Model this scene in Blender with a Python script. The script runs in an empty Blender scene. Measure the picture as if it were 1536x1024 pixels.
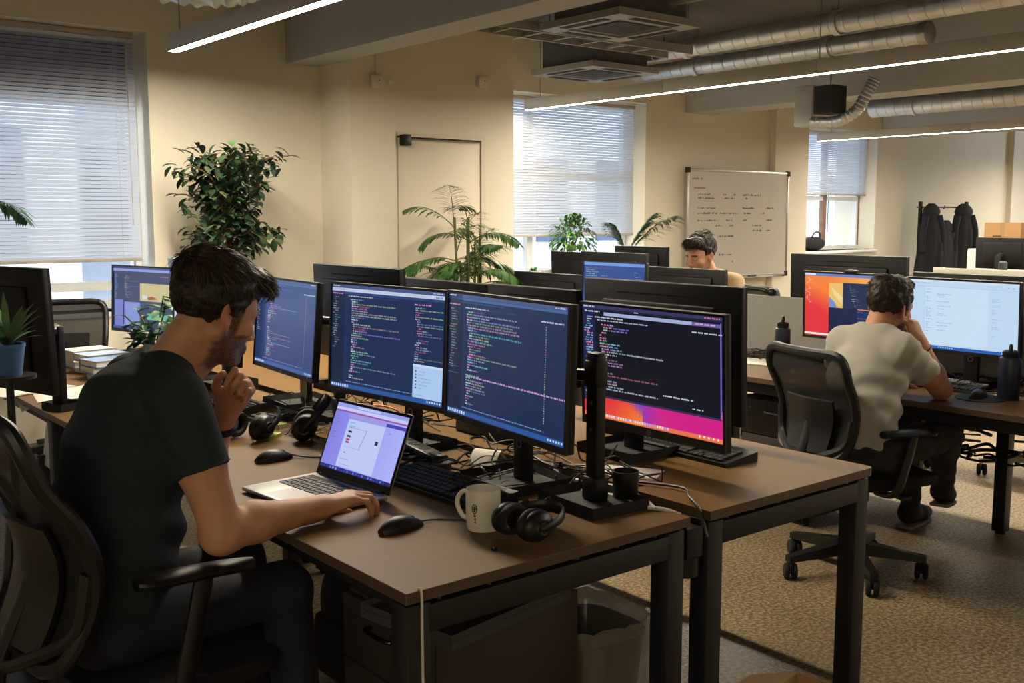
import bpy, bmesh, math, random
import numpy as np
from mathutils import Vector, Matrix, Euler
S = bpy.context.scene
COL = S.collection
R = math.radians
rng = random.Random(7)

# ---------------------------------------------------------------- materials
def lin(c):
    return tuple(((v / 255) / 12.92 if v / 255 <= .04045 else ((v / 255 + .055) / 1.055) ** 2.4) for v in c[:3])

def mat(name, rgb, rough=.5, metal=0., spec=.5, noise=0., nscale=40., bump=0., bscale=200., emit=None, estr=0., alpha=1., coat=0.):
    m = bpy.data.materials.new(name); m.use_nodes = True
    nt = m.node_tree; b = nt.nodes['Principled BSDF']
    c = lin(rgb)
    b.inputs['Base Color'].default_value = (*c, 1); b.inputs['Roughness'].default_value = rough
    b.inputs['Metallic'].default_value = metal; b.inputs['Specular IOR Level'].default_value = spec
    b.inputs['Alpha'].default_value = alpha
    b.inputs['Coat Weight'].default_value = coat
    tc = None
    if noise or bump:
        tc = nt.nodes.new('ShaderNodeTexCoord')
    if noise:
        n = nt.nodes.new('ShaderNodeTexNoise'); n.inputs['Scale'].default_value = nscale; n.inputs['Detail'].default_value = 6
        nt.links.new(tc.outputs['Object'], n.inputs['Vector'])
        r = nt.nodes.new('ShaderNodeValToRGB')
        r.color_ramp.elements[0].position = .3; r.color_ramp.elements[1].position = .7
        r.color_ramp.elements[0].color = (*[v * (1 - noise) for v in c], 1)
        r.color_ramp.elements[1].color = (*[min(1, v * (1 + noise)) for v in c], 1)
        nt.links.new(n.outputs['Fac'], r.inputs['Fac']); nt.links.new(r.outputs['Color'], b.inputs['Base Color'])
    if bump:
        n = nt.nodes.new('ShaderNodeTexNoise'); n.inputs['Scale'].default_value = bscale; n.inputs['Detail'].default_value = 4
        nt.links.new(tc.outputs['Object'], n.inputs['Vector'])
        u = nt.nodes.new('ShaderNodeBump'); u.inputs['Strength'].default_value = bump; u.inputs['Distance'].default_value = .01
        nt.links.new(n.outputs['Fac'], u.inputs['Height']); nt.links.new(u.outputs['Normal'], b.inputs['Normal'])
    if emit:
        b.inputs['Emission Color'].default_value = (*lin(emit), 1); b.inputs['Emission Strength'].default_value = estr
    return m

def mat_attr(name, rough=.5, spec=.4, emission=False, bump=0., bscale=300., sss=0., estr=1., coat=0.):
    """colour comes from the mesh's own 'Col' attribute (the thing's own local colours)"""
    m = bpy.data.materials.new(name); m.use_nodes = True
    nt = m.node_tree; b = nt.nodes['Principled BSDF']
    a = nt.nodes.new('ShaderNodeAttribute'); a.attribute_name = 'Col'
    b.inputs['Roughness'].default_value = rough; b.inputs['Specular IOR Level'].default_value = spec
    if emission:
        b.inputs['Base Color'].default_value = (.004, .004, .005, 1)
        nt.links.new(a.outputs['Color'], b.inputs['Emission Color']); b.inputs['Emission Strength'].default_value = estr
    else:
        nt.links.new(a.outputs['Color'], b.inputs['Base Color'])
    if sss:
        b.inputs['Subsurface Weight'].default_value = sss; b.inputs['Subsurface Radius'].default_value = (.012, .005, .003)
        b.inputs['Subsurface Scale'].default_value = 1.
    if bump:
        tc = nt.nodes.new('ShaderNodeTexCoord')
        n = nt.nodes.new('ShaderNodeTexNoise'); n.inputs['Scale'].default_value = bscale; n.inputs['Detail'].default_value = 4
        nt.links.new(tc.outputs['Object'], n.inputs['Vector'])
        u = nt.nodes.new('ShaderNodeBump'); u.inputs['Strength'].default_value = bump; u.inputs['Distance'].default_value = .004
        nt.links.new(n.outputs['Fac'], u.inputs['Height']); nt.links.new(u.outputs['Normal'], b.inputs['Normal'])
    return m

def mat_trans(name, rgb, mix=.5, rough=.6, tint=None):
    """diffuse + translucent, for blinds, leaves and paper"""
    m = bpy.data.materials.new(name); m.use_nodes = True
    nt = m.node_tree; out = nt.nodes['Material Output']; b = nt.nodes['Principled BSDF']
    b.inputs['Base Color'].default_value = (*lin(rgb), 1); b.inputs['Roughness'].default_value = rough
    t = nt.nodes.new('ShaderNodeBsdfTranslucent'); t.inputs['Color'].default_value = (*lin(tint or rgb), 1)
    x = nt.nodes.new('ShaderNodeMixShader'); x.inputs[0].default_value = mix
    nt.links.new(b.outputs[0], x.inputs[1]); nt.links.new(t.outputs[0], x.inputs[2]); nt.links.new(x.outputs[0], out.inputs['Surface'])
    return m

def mat_clear(name, rgb, clear=.8, rough=.1):
    m = bpy.data.materials.new(name); m.use_nodes = True
    nt = m.node_tree; out = nt.nodes['Material Output']; b = nt.nodes['Principled BSDF']
    b.inputs['Base Color'].default_value = (*lin(rgb), 1); b.inputs['Roughness'].default_value = rough
    t = nt.nodes.new('ShaderNodeBsdfTransparent'); x = nt.nodes.new('ShaderNodeMixShader'); x.inputs[0].default_value = clear
    nt.links.new(b.outputs[0], x.inputs[1]); nt.links.new(t.outputs[0], x.inputs[2]); nt.links.new(x.outputs[0], out.inputs['Surface'])
    return m

# ---------------------------------------------------------------- geometry collector
class G:
    def __init__(s):
        s.v = []; s.f = []; s.m = []; s.c = None
    def add(s, v, f, m=0, col=None):
        o = len(s.v); s.v += [tuple(p) for p in v]; s.f += [tuple(i + o for i in q) for q in f]; s.m += [m] * len(f)
        if col is not None:
            if s.c is None: s.c = [(0, 0, 0)] * o
            s.c += [col] * len(v) if not isinstance(col, list) else col
        elif s.c is not None:
            s.c += [(0, 0, 0)] * len(v)
        return s
    def bm(s, b, M=None, m=0, col=None):
        if M is not None: bmesh.ops.transform(b, matrix=M, verts=b.verts)
        b.verts.index_update()
        s.add([v.co[:] for v in b.verts], [[v.index for v in f.verts] for f in b.faces], m, col); b.free(); return s
    def box(s, x0, x1, y0, y1, z0, z1, r=0., seg=2, M=None, m=0, col=None):
        b = bmesh.new(); bmesh.ops.create_cube(b, size=1)
        bmesh.ops.scale(b, vec=(abs(x1 - x0), abs(y1 - y0), abs(z1 - z0)), verts=b.verts)
        bmesh.ops.translate(b, vec=((x0 + x1) / 2, (y0 + y1) / 2, (z0 + z1) / 2), verts=b.verts)
        if r: bmesh.ops.bevel(b, geom=b.edges[:], offset=r, segments=seg, profile=.5, affect='EDGES')
        return s.bm(b, M, m, col)
    def slab(s, pts, z0, z1, m=0, M=None, r=0., col=None):
        """extruded outline (x,y) from z0 to z1"""
        b = bmesh.new(); vs = [b.verts.new((p[0], p[1], z0)) for p in pts]; f = b.faces.new(vs)
        e = bmesh.ops.extrude_face_region(b, geom=[f]); bmesh.ops.translate(b, vec=(0, 0, z1 - z0), verts=[g for g in e['geom'] if isinstance(g, bmesh.types.BMVert)])
        bmesh.ops.recalc_face_normals(b, faces=b.faces)
        if r:
            bmesh.ops.bevel(b, geom=[x for x in b.edges if abs(x.verts[0].co.z - x.verts[1].co.z) < 1e-6], offset=r, segments=2, profile=.5, affect='EDGES')
        return s.bm(b, M, m, col)
    def tube(s, pts, r, seg=8, m=0, caps=True, closed=False, col=None, flat=1.):
        pts = [Vector(p) for p in pts]; n = len(pts)
        rs = r if isinstance(r, (list, tuple)) else [r] * n
        T = []
        for i in range(n):
            a = pts[i - 1] if (i > 0 or closed) else pts[i]; b = pts[(i + 1) % n] if (i < n - 1 or closed) else pts[i]
            d = b - a; T.append(d.normalized() if d.length > 1e-9 else Vector((0, 0, 1)))
        u = T[0].orthogonal().normalized()
        if abs(T[0].z) < .9: u = (Vector((0, 0, 1)) - T[0] * T[0].z).normalized()
        V = []; F = []
        for i in range(n):
            u = (u - T[i] * u.dot(T[i])); u = u.normalized() if u.length > 1e-6 else T[i].orthogonal().normalized()
            w = T[i].cross(u)
            for k in range(seg):
                a = 2 * math.pi * k / seg
                V.append(pts[i] + u * (math.cos(a) * rs[i] * flat) + w * (math.sin(a) * rs[i]))
        for i in range(n if closed else n - 1):
            j = (i + 1) % n
            for k in range(seg):
                l = (k + 1) % seg
                F.append((i * seg + k, i * seg + l, j * seg + l, j * seg + k))
        if caps and not closed:
            F.append(tuple(range(seg))[::-1]); F.append(tuple((n - 1) * seg + k for k in range(seg)))
        return s.add(V, F, m, col)
    def cyl(s, a, b, r, r2=None, seg=20, m=0, col=None):
        return s.tube([a, b], [r, r if r2 is None else r2], seg, m, True, False, col)
    def lathe(s, prof, seg=32, M=None, m=0, col=None, close=False):
        """profile of (radius, z); radius 0 ends are welded"""
        V = []; F = []; idx = []
        for (r, z) in prof:
            if r < 1e-6: idx.append([len(V)] * seg); V.append(Vector((0, 0, z)))
            else:
                idx.append(list(range(len(V), len(V) + seg)))
                V += [Vector((r * math.cos(2 * math.pi * k / seg), r * math.sin(2 * math.pi * k / seg), z)) for k in range(seg)]
        rows = list(zip(idx, idx[1:])) + ([(idx[-1], idx[0])] if close else [])
        for a, b in rows:
            for k in range(seg):
                l = (k + 1) % seg; q = []
                for t in (a[k], a[l], b[l], b[k]):
                    if t not in q: q.append(t)
                if len(q) > 2: F.append(tuple(q))
        if M is not None: V = [M @ v for v in V]
        return s.add(V, F, m, col)
    def ell(s, c, r, seg=16, rings=10, M=None, m=0, col=None):
        T = Matrix.Translation(c) @ (M if M is not None else Matrix()) @ Matrix.Diagonal((r[0], r[1], r[2], 1))
        return s.lathe([(math.sin(math.pi * i / rings), -math.cos(math.pi * i / rings)) for i in range(rings + 1)], seg, T, m, col)
    def grid(s, P, m=0, col=None, wrap=False):
        """P[i][j] rows of points"""
        a = len(P); b = len(P[0]); V = [q for row in P for q in row]
        F = [(i * b + j, i * b + (j + 1) % b, (i + 1) * b + (j + 1) % b, (i + 1) * b + j) for i in range(a - 1) for j in range(b if wrap else b - 1)]
        return s.add(V, F, m, col)
    def sheet(s, P, t, m=0, col=None):
        """grid with a thickness t along its normals (closed)"""
        P = [[Vector(q) for q in row] for row in P]; a = len(P); b = len(P[0]); Q = []
        for i in range(a):
            row = []
            for j in range(b):
                du = P[min(i + 1, a - 1)][j] - P[max(i - 1, 0)][j]; dv = P[i][min(j + 1, b - 1)] - P[i][max(j - 1, 0)]
                n = du.cross(dv); n = n.normalized() if n.length > 1e-12 else Vector((0, 0, 1))
                row.append(P[i][j] - n * t)
            Q.append(row)
        V = [q for row in P for q in row] + [q for row in Q for q in row]; o = a * b
        F = []
        for i in range(a - 1):
            for j in range(b - 1):
                k = i * b + j
                F.append((k, k + 1, k + b + 1, k + b)); F.append((k + o, k + b + o, k + b + 1 + o, k + 1 + o))
        ring = [j for j in range(b)] + [i * b + b - 1 for i in range(1, a)] + [(a - 1) * b + j for j in range(b - 2, -1, -1)] + [i * b for i in range(a - 2, 0, -1)]
        for x, y in zip(ring, ring[1:] + ring[:1]): F.append((y, x, x + o, y + o))
        return s.add(V, F, m, col)
    def build(s, name, mats, parent=None, smooth=35., loc=None, rot=None):
        me = bpy.data.meshes.new(name); me.from_pydata(s.v, [], s.f)
        if not isinstance(mats, (list, tuple)): mats = [mats]
        for m in mats: me.materials.append(m)
        if len(mats) > 1: me.polygons.foreach_set('material_index', s.m)
        if s.c is not None:
            a = me.color_attributes.new('Col', 'FLOAT_COLOR', 'POINT')
            a.data.foreach_set('color', np.array([(*c, 1) for c in s.c], np.float32).ravel())
        me.update(); me.validate()
        if smooth:
            me.polygons.foreach_set('use_smooth', [True] * len(me.polygons))
            try: me.set_sharp_from_angle(angle=R(smooth))
            except Exception: pass
        o = bpy.data.objects.new(name, me); COL.objects.link(o)
        if parent: o.parent = parent
        if loc is not None: o.location = loc
        if rot is not None: o.rotation_euler = rot
        return o

def tag(o, label=None, cat=None, group=None, kind=None):
    if label: o['label'] = label
    if cat: o['category'] = cat
    if group: o['group'] = group
    if kind: o['kind'] = kind
    return o
def thing(name, label, cat, loc=(0, 0, 0), rz=0., group=None):
    o = bpy.data.objects.new(name, None); COL.objects.link(o); o.empty_display_size = .1
    o.location = loc; o.rotation_euler = (0, 0, rz)
    return tag(o, label, cat, group)
def struct(name, g, m, label=None, smooth=35.):
    o = g.build(name, m, None, smooth); o['kind'] = 'structure'
    if label: o['label'] = label
    return o
def each(n, name, m, parent, fn):
    for i in range(n): fn(G(), i).build(name, m, parent)
def kids(o): return [c for c in bpy.data.objects if c.parent == o]
def copy_tree(o, parent=None):
    c = o.copy(); COL.objects.link(c)
    if parent: c.parent = parent
    for k in kids(o): copy_tree(k, c)
    return c
def RZ(a): return Matrix.Rotation(a, 4, 'Z')
def TR(*p): return Matrix.Translation(p)
def bez(pts, n=8):
    """smooth Catmull-Rom through points"""
    P = [Vector(p) for p in pts]; P = [P[0] * 2 - P[1]] + P + [P[-1] * 2 - P[-2]]; out = []
    for i in range(1, len(P) - 2):
        a, b, c, d = P[i - 1:i + 3]
        for k in range(n):
            t = k / n
            out.append(.5 * ((2 * b) + (c - a) * t + (2 * a - 5 * b + 4 * c - d) * t * t + (3 * b - a - 3 * c + d) * t ** 3))
    out.append(P[-2]); return out

# ---------------------------------------------------------------- camera (f = 1550 px on a 1536 px frame)
CAMH = 1.485; PITCH = math.atan(187 / 1550); YAW = R(39.08)
cam = bpy.data.cameras.new('camera'); cam.sensor_width = 36; cam.lens = 36 * 1550 / 1536; cam.clip_start = .05
co = bpy.data.objects.new('camera', cam); COL.objects.link(co)
co.location = (0, 0, CAMH); co.rotation_euler = (math.pi / 2 - PITCH, 0, -YAW)
S.camera = co
S.view_settings.view_transform = 'Standard'; S.view_settings.look = 'None'; S.view_settings.gamma = 1
S.view_settings.use_curve_mapping = False; S.view_settings.exposure = 0.

# ---------------------------------------------------------------- materials used all over
M = {}
M['black'] = mat('black_plastic', (20, 20, 21), .42, noise=.1)
M['blackm'] = mat('black_matte', (19, 19, 20), .75)
M['backpl'] = mat('charcoal_back_shell', (25, 26, 29), .5, spec=.35, bump=.05, bscale=900)
M['gloss'] = mat('gloss_black', (14, 14, 16), .18)
M['rubber'] = mat('rubber', (15, 15, 15), .85)
M['steel'] = mat('steel', (150, 150, 152), .35, 1.)
M['alu'] = mat('aluminium', (170, 168, 165), .38, .9)
M['frame'] = mat('black_powder_coat', (26, 27, 29), .5, bump=.06, bscale=1500)
M['top'] = mat('desk_laminate', (113, 85, 50), .46, spec=.1, noise=.035, nscale=9, bump=.015, bscale=700)
M['edge'] = mat('desk_edge_band', (84, 66, 48), .5, noise=.1, nscale=30)
M['white'] = mat('white_paint', (226, 222, 214), .6)
M['paper'] = mat('paper', (232, 226, 214), .85)
M['screen'] = mat_attr('lit_screen', .25, .5, True)
M['mesh'] = mat_clear('chair_mesh', (20, 20, 21), .1, .8)
M['fabric'] = mat('seat_fabric', (22, 22, 24), .9, bump=.3, bscale=900)
M['key'] = mat('keycap', (26, 26, 28), .55)
M['leaf'] = mat_attr('leaf', .42, .4)
M['soil'] = mat('soil', (50, 38, 28), .95, noise=.4, nscale=80)
M['cable'] = mat('cable_black', (16, 16, 17), .5)
M['cablew'] = mat('cable_white', (205, 198, 186), .5)
# ---------------------------------------------------------------- from a pixel of the photograph to a point on a known plane
_c, _s = math.cos(PITCH), math.sin(PITCH)
_ry = Matrix.Rotation(-YAW, 3, 'Z')
def ray(x, y): return _ry @ (Vector((1, 0, 0)) * (x - 768) + Vector((0, -_s, -_c)) * (y - 512) + Vector((0, _c, -_s)) * 1550)
def _hit(x, y, i, v):
    d = ray(x, y); o = Vector((0, 0, CAMH)); return o + d * ((v - o[i]) / d[i])
def Pz(x, y, z=.74): return _hit(x, y, 2, z)
def Py(x, y, Y): return _hit(x, y, 1, Y)
def Px(x, y, X): return _hit(x, y, 0, X)

# ---------------------------------------------------------------- the room
def wall_mat(name, rgb):
    return mat(name, rgb, .85, noise=.03, nscale=1.4, bump=.04, bscale=60)
M['wall'] = wall_mat('wall_paint', (226, 220, 204))
M['ceil'] = mat('ceiling_concrete', (98, 97, 95), .9, noise=.16, nscale=2.2, bump=.15, bscale=25)
M['beam'] = wall_mat('beam_paint', (182, 184, 184))

def floor_mat():
    m = mat('speckled_floor', (118, 100, 78), .48, bump=.04, bscale=160)
    nt = m.node_tree; b = nt.nodes['Principled BSDF']; tc = nt.nodes['Texture Coordinate']
    def ns(sc, det, lo, hi, c0, c1):
        n = nt.nodes.new('ShaderNodeTexNoise'); n.inputs['Scale'].default_value = sc; n.inputs['Detail'].default_value = det
        nt.links.new(tc.outputs['Object'], n.inputs['Vector'])
        r = nt.nodes.new('ShaderNodeValToRGB'); r.color_ramp.elements[0].position = lo; r.color_ramp.elements[1].position = hi
        r.color_ramp.elements[0].color = (*lin(c0), 1); r.color_ramp.elements[1].color = (*lin(c1), 1)
        nt.links.new(n.outputs['Fac'], r.inputs['Fac']); return r
    a = ns(1.3, 5, .3, .75, (140, 123, 99), (176, 158, 128)); f = ns(70, 3, .42, .62, (140, 128, 112), (255, 250, 240))
    x = nt.nodes.new('ShaderNodeMix'); x.data_type = 'RGBA'; x.blend_type = 'MULTIPLY'; x.inputs[0].default_value = .85
    nt.links.new(a.outputs[0], x.inputs[6]); nt.links.new(f.outputs[0], x.inputs[7]); nt.links.new(x.outputs[2], b.inputs['Base Color'])
    return m
M['floor'] = floor_mat()
XMIN, XMAX, YMIN, CZ = -3.2, 23., -4., 3.3
struct('floor', G().box(XMIN - .3, XMAX + .3, YMIN - .3, 10.4, -.12, 0), M['floor'])
struct('ceiling', G().box(XMIN - .3, XMAX + .3, YMIN - .3, 10.4, CZ, CZ + .2), M['ceil'])

XE1 = Py(770, 250, 6.8).x                   # where the door wall ends
XR2 = Py(968, 250, 7.8).x                   # right side of the second window
XE2 = Py(1204, 250, 7.8).x                  # where the whiteboard wall ends
XR3 = Py(1312, 330, 8.7).x
XC3 = Py(1352, 330, 8.7).x
W1R = 2.63
# left wall with the big window
g = G()
g.box(XMIN, -1.2, 7.2, 7.6, 0, CZ); g.box(W1R, 3.95, 7.2, 7.6, 0, CZ)
g.box(-1.2, W1R, 7.2, 7.6, 0, .84); g.box(-1.2, W1R, 7.2, 7.6, 2.74, CZ)
struct('wall_back', g, M['wall'])
struct('trim_1', G().box(3.95, 4.34, 6.75, 7.6, 0, CZ), M['wall'])      # the square pillar
DX0, DX1, DZ = 4.385, 5.2, 2.1
g = G(); g.box(4.34, DX0, 6.8, 7.6, 0, CZ); g.box(DX1, XE1, 6.8, 8.3, 0, CZ); g.box(DX0, DX1, 6.8, 7.6, DZ, CZ)
struct('wall_door', g, M['wall'])
g = G(); g.box(XE1, XR2, 7.8, 8.2, 0, .88); g.box(XE1, XR2, 7.8, 8.2, 2.68, CZ); g.box(XR2, XE2, 7.8, 8.2, 0, CZ)
struct('wall_whiteboard', g, M['wall'])
xa, xb = Py(1146, 200, 7.8).x, Py(1156, 200, 7.8).x
struct('trim_2', G().box(xb, XE2, 7.72, 7.8, 0, CZ), M['wall'])         # shallow pilaster at the corner
g = G(); g.box(XE2, XE2 + .3, 8.2, 8.7, 0, CZ)
g.box(XE2, XR3, 8.7, 9.1, 0, 1.0); g.box(XE2, XR3, 8.7, 9.1, 2.72, CZ); g.box(XR3, XC3, 8.7, 9.4, 0, CZ)
struct('wall_corner', g, M['wall'])
XF = Py(1507, 330, 9.1).x
g = G(); g.box(XC3, XMAX, 9.1, 9.5, 0, CZ); g.box(XF, XF + .8, 9.0, 9.1, 0, CZ)
struct('wall_coats', g, M['wall'])
struct('wall_right', G().box(XMAX, XMAX + .3, YMIN, 4, 0, CZ).box(XMAX, XMAX + .3, 7., 9.5, 0, CZ).box(XMAX, XMAX + .3, 4, 7., 0, 1.2).box(XMAX, XMAX + .3, 4, 7., 2.7, CZ), M['wall'])  # opening added out of view, lets cool daylight onto the far wall
struct('window_4', G().box(XMAX + .1, XMAX + .17, 4, 4.07, 1.2, 2.7).box(XMAX + .1, XMAX + .17, 6.93, 7., 1.2, 2.7).box(XMAX + .1, XMAX + .17, 5.45, 5.55, 1.2, 2.7).box(XMAX + .1, XMAX + .17, 4, 7, 1.2, 1.26).box(XMAX + .1, XMAX + .17, 4, 7, 2.64, 2.7), mat('added_window_frame', (228, 232, 236), .45))  # frame of the added window, unseen, there only for its daylight
struct('wall_front', G().box(XMIN, XMAX, YMIN - .3, YMIN, 0, CZ), M['wall'])
struct('wall_left', G().box(XMIN - .3, XMIN, YMIN, 7.6, 0, CZ), M['wall'])
# beams along the desks
bz = 2.62
n1, f1 = Pz(832, 0, bz).x - .05, Pz(906, 2, bz).x
struct('trim_3', G().box(n1, f1, YMIN, 7.2, bz, CZ), M['beam'])
b2 = Pz(1110, 161, bz).x
struct('trim_4', G().box(b2, b2 + .45, YMIN, 7.8, bz, CZ), M['beam'])
struct('trim_5', G().box(14.2, 14.7, YMIN, 8.7, bz + .05, CZ), M['beam'])

# the white flush door with its frame and closer arm
g = G(); g.box(DX0 + .012, DX1 - .012, 6.803, 6.85, .005, DZ - .012, r=.003)
d = struct('door_1', g, mat('door_paint', (226, 216, 198), .6))
G().box(DX0, DX1, 6.865, 6.875, 0, DZ).build('frame_gap', M['blackm'], d)
g = G(); g.box(DX1 - .004, DX1 + .04, 6.794, 6.83, 0, DZ + .03); g.box(DX0, DX1, 6.794, 6.83, DZ - .002, DZ + .03)
g.build('door_frame', mat('frame_paint', (222, 212, 194), .6), d)
g = G(); g.box(DX0 + .02, DX0 + .085, 6.72, 6.795, DZ - .075, DZ + .01, r=.008); g.box(DX0 + .08, DX1 - .03, 6.765, 6.785, DZ - .022, DZ - .014)
g.build('door_closer', M['black'], d)
g = G(); g.cyl((DX1 - .09, 6.805, 1.02), (DX1 - .09, 6.76, 1.02), .01); g.cyl((DX1 - .09, 6.765, 1.02), (DX1 - .2, 6.765, 1.02), .009)
g.build('door_handle', M['steel'], d)
for nm, x, y in (('left', 563, 122), ('right', 722, 123)):
    p = Py(x, y, 6.8 if nm == 'right' else 6.75)
    t = thing('wall_sensor', 'white square wall sensor ' + ('on the pillar, with a cable up to the ceiling' if nm == 'left' else 'high above the white door'), 'sensor', (p.x, p.y, p.z))
    G().box(-.05, .05, -.035, 0, -.05, .05, r=.012).build('sensor_case', M['white'], t)
    G().lathe([(0, -.004), (.006, -.004), (.006, 0), (0, 0)], 12, TR(.01, -.036, .005) @ Matrix.Rotation(R(90), 4, 'X')).build('sensor_lens', M['black'], t)
    if nm == 'left':
        G().tube([(0, -.006, .05), (0, -.006, .3)], .004).build('cable', M['cablew'], t)
        G().lathe([(0, 0), (.022, 0), (.022, .02), (.012, .03), (0, .03)], 16, TR(.12, 0, .0) @ Matrix.Rotation(R(90), 4, 'X')).build('sensor_dome', M['white'], t)

# ---------------------------------------------------------------- windows, blinds and what is outside
M['wframe'] = mat('window_frame_white', (228, 232, 236), .45)
M['wood'] = mat('window_frame_brown', (128, 96, 74), .5, noise=.2, nscale=12)
M['glass'] = mat_clear('window_glass', (225, 240, 250), .9, .03)
M['blind'] = mat_trans('blind_slat', (214, 214, 213), .62, .4, (212, 220, 234))
M['rail'] = mat('blind_rail', (176, 168, 160), .5)
def window(n, x0, x1, y, z0, z1, mull, trans, brown=False, sill=None):
    w = struct('window_%d' % n, G().box(x0, x1, y - .16 if sill is None else sill, y + .02, z0 - .035, z0, r=.004), M['wframe'])   # the sill
    w['label'] = 'window sill and casement under a lowered venetian blind'
    g = G(); f = .06
    for a, b in ((x0, x0 + f), (x1 - f, x1)): g.box(a, b, y, y + .07, z0, z1)
    g.box(x0 + f, x1 - f, y, y + .07, z0, z0 + f); g.box(x0 + f, x1 - f, y, y + .07, z1 - f, z1)
    for t in trans: g.box(x0 + f, x1 - f, y, y + .07, t - .03, t + .03)
    g.build('window_frame', M['wframe'], w)
    g = G()
    for a in mull: g.box(a - .035, a + .035, y - .012, y + .065, z0 + f, z1 - f)
    if mull: g.build('mullion', M['wood'] if brown else M['wframe'], w)
    G().box(x0 + f, x1 - f, y + .03, y + .036, z0 + f, z1 - f).build('pane', M['glass'], w)
    return w
def blind(x0, x1, y, zb, zt, label, slat=.027, tilt=57):
    t = thing('venetian_blind', label, 'blind', ((x0 + x1) / 2, y, zb))
    w = (x1 - x0) / 2; h = zt - zb; g = G(); n = int((h - .05) / slat); a = R(tilt)
    for i in range(n):
        z = .03 + i * slat + rng.uniform(-.0012, .0012); aa = a + rng.uniform(-.05, .05); c, s_ = math.cos(aa) * .0145, math.sin(aa) * .0145
        g.add([(-w, -c, z - s_), (w, -c, z - s_), (w, .003, z + .002), (-w, .003, z + .002), (w, c, z + s_), (-w, c, z + s_)], [(0, 1, 2, 3), (3, 2, 4, 5)])
    g.build('slats', M['blind'], t)
    G().box(-w, w, -.014, .014, 0, .022, r=.004).build('bottom_rail', M['rail'], t)
    G().box(-w, w, -.02, .02, h - .035, h, r=.003).build('head_rail', M['rail'], t)
    for k in (-.93, -.3, .35, .93): G().tube([(w * k, -.016, .02), (w * k, -.016, h - .03)], .0016, 5).build('ladder_cord', M['cablew'], t)
    G().tube([(w * .97, -.03, h - .03), (w * .97, -.03, .25)], .003, 6).build('pull_cord', M['cablew'], t)
    return t
w1 = window(1, -1.2, W1R, 7.46, .84, 2.74, [-.05, 1.2], [1.0, 2.27], sill=7.185)
G().box(-1.14, W1R - .06, 7.465, 7.475, 2.3, 2.68).build('light_filter_sheet', mat_trans('blue_light_filter', (60, 70, 100), .35, .5, (60, 84, 150)), w1)  # unseen blue sheet, added to dim and tint daylight on the upper blind
blind(-1.15, 2.585, 7.34, 1.175, 2.735, 'wide venetian blind on the large window behind the ficus, warm-lit below')
window(2, XE1, XR2, 8.08, .88, 2.68, [XE1 + 1.25], [1.9], sill=7.74)
b2r = Py(953, 352, 7.98).x
blind(XE1 + .03, b2r, 7.98, 1.285, 2.665, 'bluish venetian blind lowered behind the bushy plant and palm by the whiteboard')
window(3, XE2 + .3, XR3, 8.98, 1.0, 2.72, [Py(1236, 330, 8.98).x, Py(1288, 330, 8.98).x], [1.75], True, sill=8.62)
blind(XE2 + .31, Py(1299, 294, 8.88).x, 8.88, Py(1299, 294, 8.88).z, 2.7, 'pale venetian blind drawn halfway down the far window near the coats')
# houses across the street
for n, (x0, x1, y0, z1, c) in enumerate(((-9, 4.15, 14, 9, (122, 126, 130)), (4.6, 8.5, 17, 12, (88, 96, 108)), (9.5, 16, 15.5, 6.5, (120, 126, 130)), (18.5, 24, 17, 12, (92, 102, 116)), (26, 40, 19, 9, (118, 124, 132)))):
    g = G(); g.box(x0, x1, y0, y0 + 6, -4, z1)
    o = struct('exterior_house', g, mat('facade_%d' % n, c, .9))
    g = G()
    for i in range(int((x1 - x0) / 1.6)):
        for k in range(3): g.box(x0 + .5 + i * 1.6, x0 + 1.3 + i * 1.6, y0 - .03, y0, -1.6 + k * 2.6, 0 + k * 2.6)
    g.build('facade_windows', mat('facade_glass_%d' % n, (40, 54, 74), .15), o)
struct('exterior_street', G().box(-12, 42, 10.5, 32, -4.2, -4), mat('street', (120, 122, 126), .9))

# ---------------------------------------------------------------- daylight
w = bpy.data.worlds.new('world'); S.world = w; w.use_nodes = True
bg = w.node_tree.nodes['Background']; bg.inputs[0].default_value = (.84, .92, 1., 1); bg.inputs[1].default_value = 14.

# ---------------------------------------------------------------- linear lamps
M['led'] = mat('lamp_diffuser', (255, 255, 255), .5, emit=(255, 241, 214), estr=222.)
M['lamp'] = mat('lamp_housing', (196, 192, 186), .5)
M['led_fill'] = mat('fill_lamp_diffuser', (255, 255, 255), .5, emit=(255, 241, 214), estr=84.)  # weaker emission for the fill lamp added behind the camera
def linear_lamp(label, X, segs, z, wires, group='suspended linear lamps', wdt=.07, led=None):
    t = thing('linear_lamp', label, 'ceiling lamp', (X, segs[0], z), 0, group)
    y0 = segs[0]
    for a, b in zip(segs, segs[1:]):
        g = G().box(-wdt / 2, wdt / 2, b - y0 + .001, a - y0 - .001, .006, .1, r=.002)
        for s_ in (-1, 1): g.box(s_ * wdt / 2, s_ * (wdt / 2 - .004), b - y0 + .001, a - y0 - .001, -.002, .008)
        for y in (b - y0 + .001, a - y0 - .003): g.box(-wdt / 2 + .004, wdt / 2 - .004, y, y + .002, -.002, .008)
        h = g.build('lamp_housing', M['lamp'], t)
        G().box(-wdt / 2 + .0045, wdt / 2 - .0045, b - y0 + .0035, a - y0 - .0035, .0005, .0055).build('diffuser', led or M['led'], h)
    for y in wires: G().tube([(0, y - y0, .1), (0, y - y0, CZ - z)], .0035, 6).build('hanging_wire', M['steel'], t)
    return t
l1 = Pz(254.7, 77, 2.5)
linear_lamp('short white lamp tube hung over the near desks, left of the beam', l1.x + .02, [l1.y, 4.6, 2.8], 2.5, [l1.y - .12, 3.2])
l2 = Pz(773, 166, 2.5)
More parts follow.
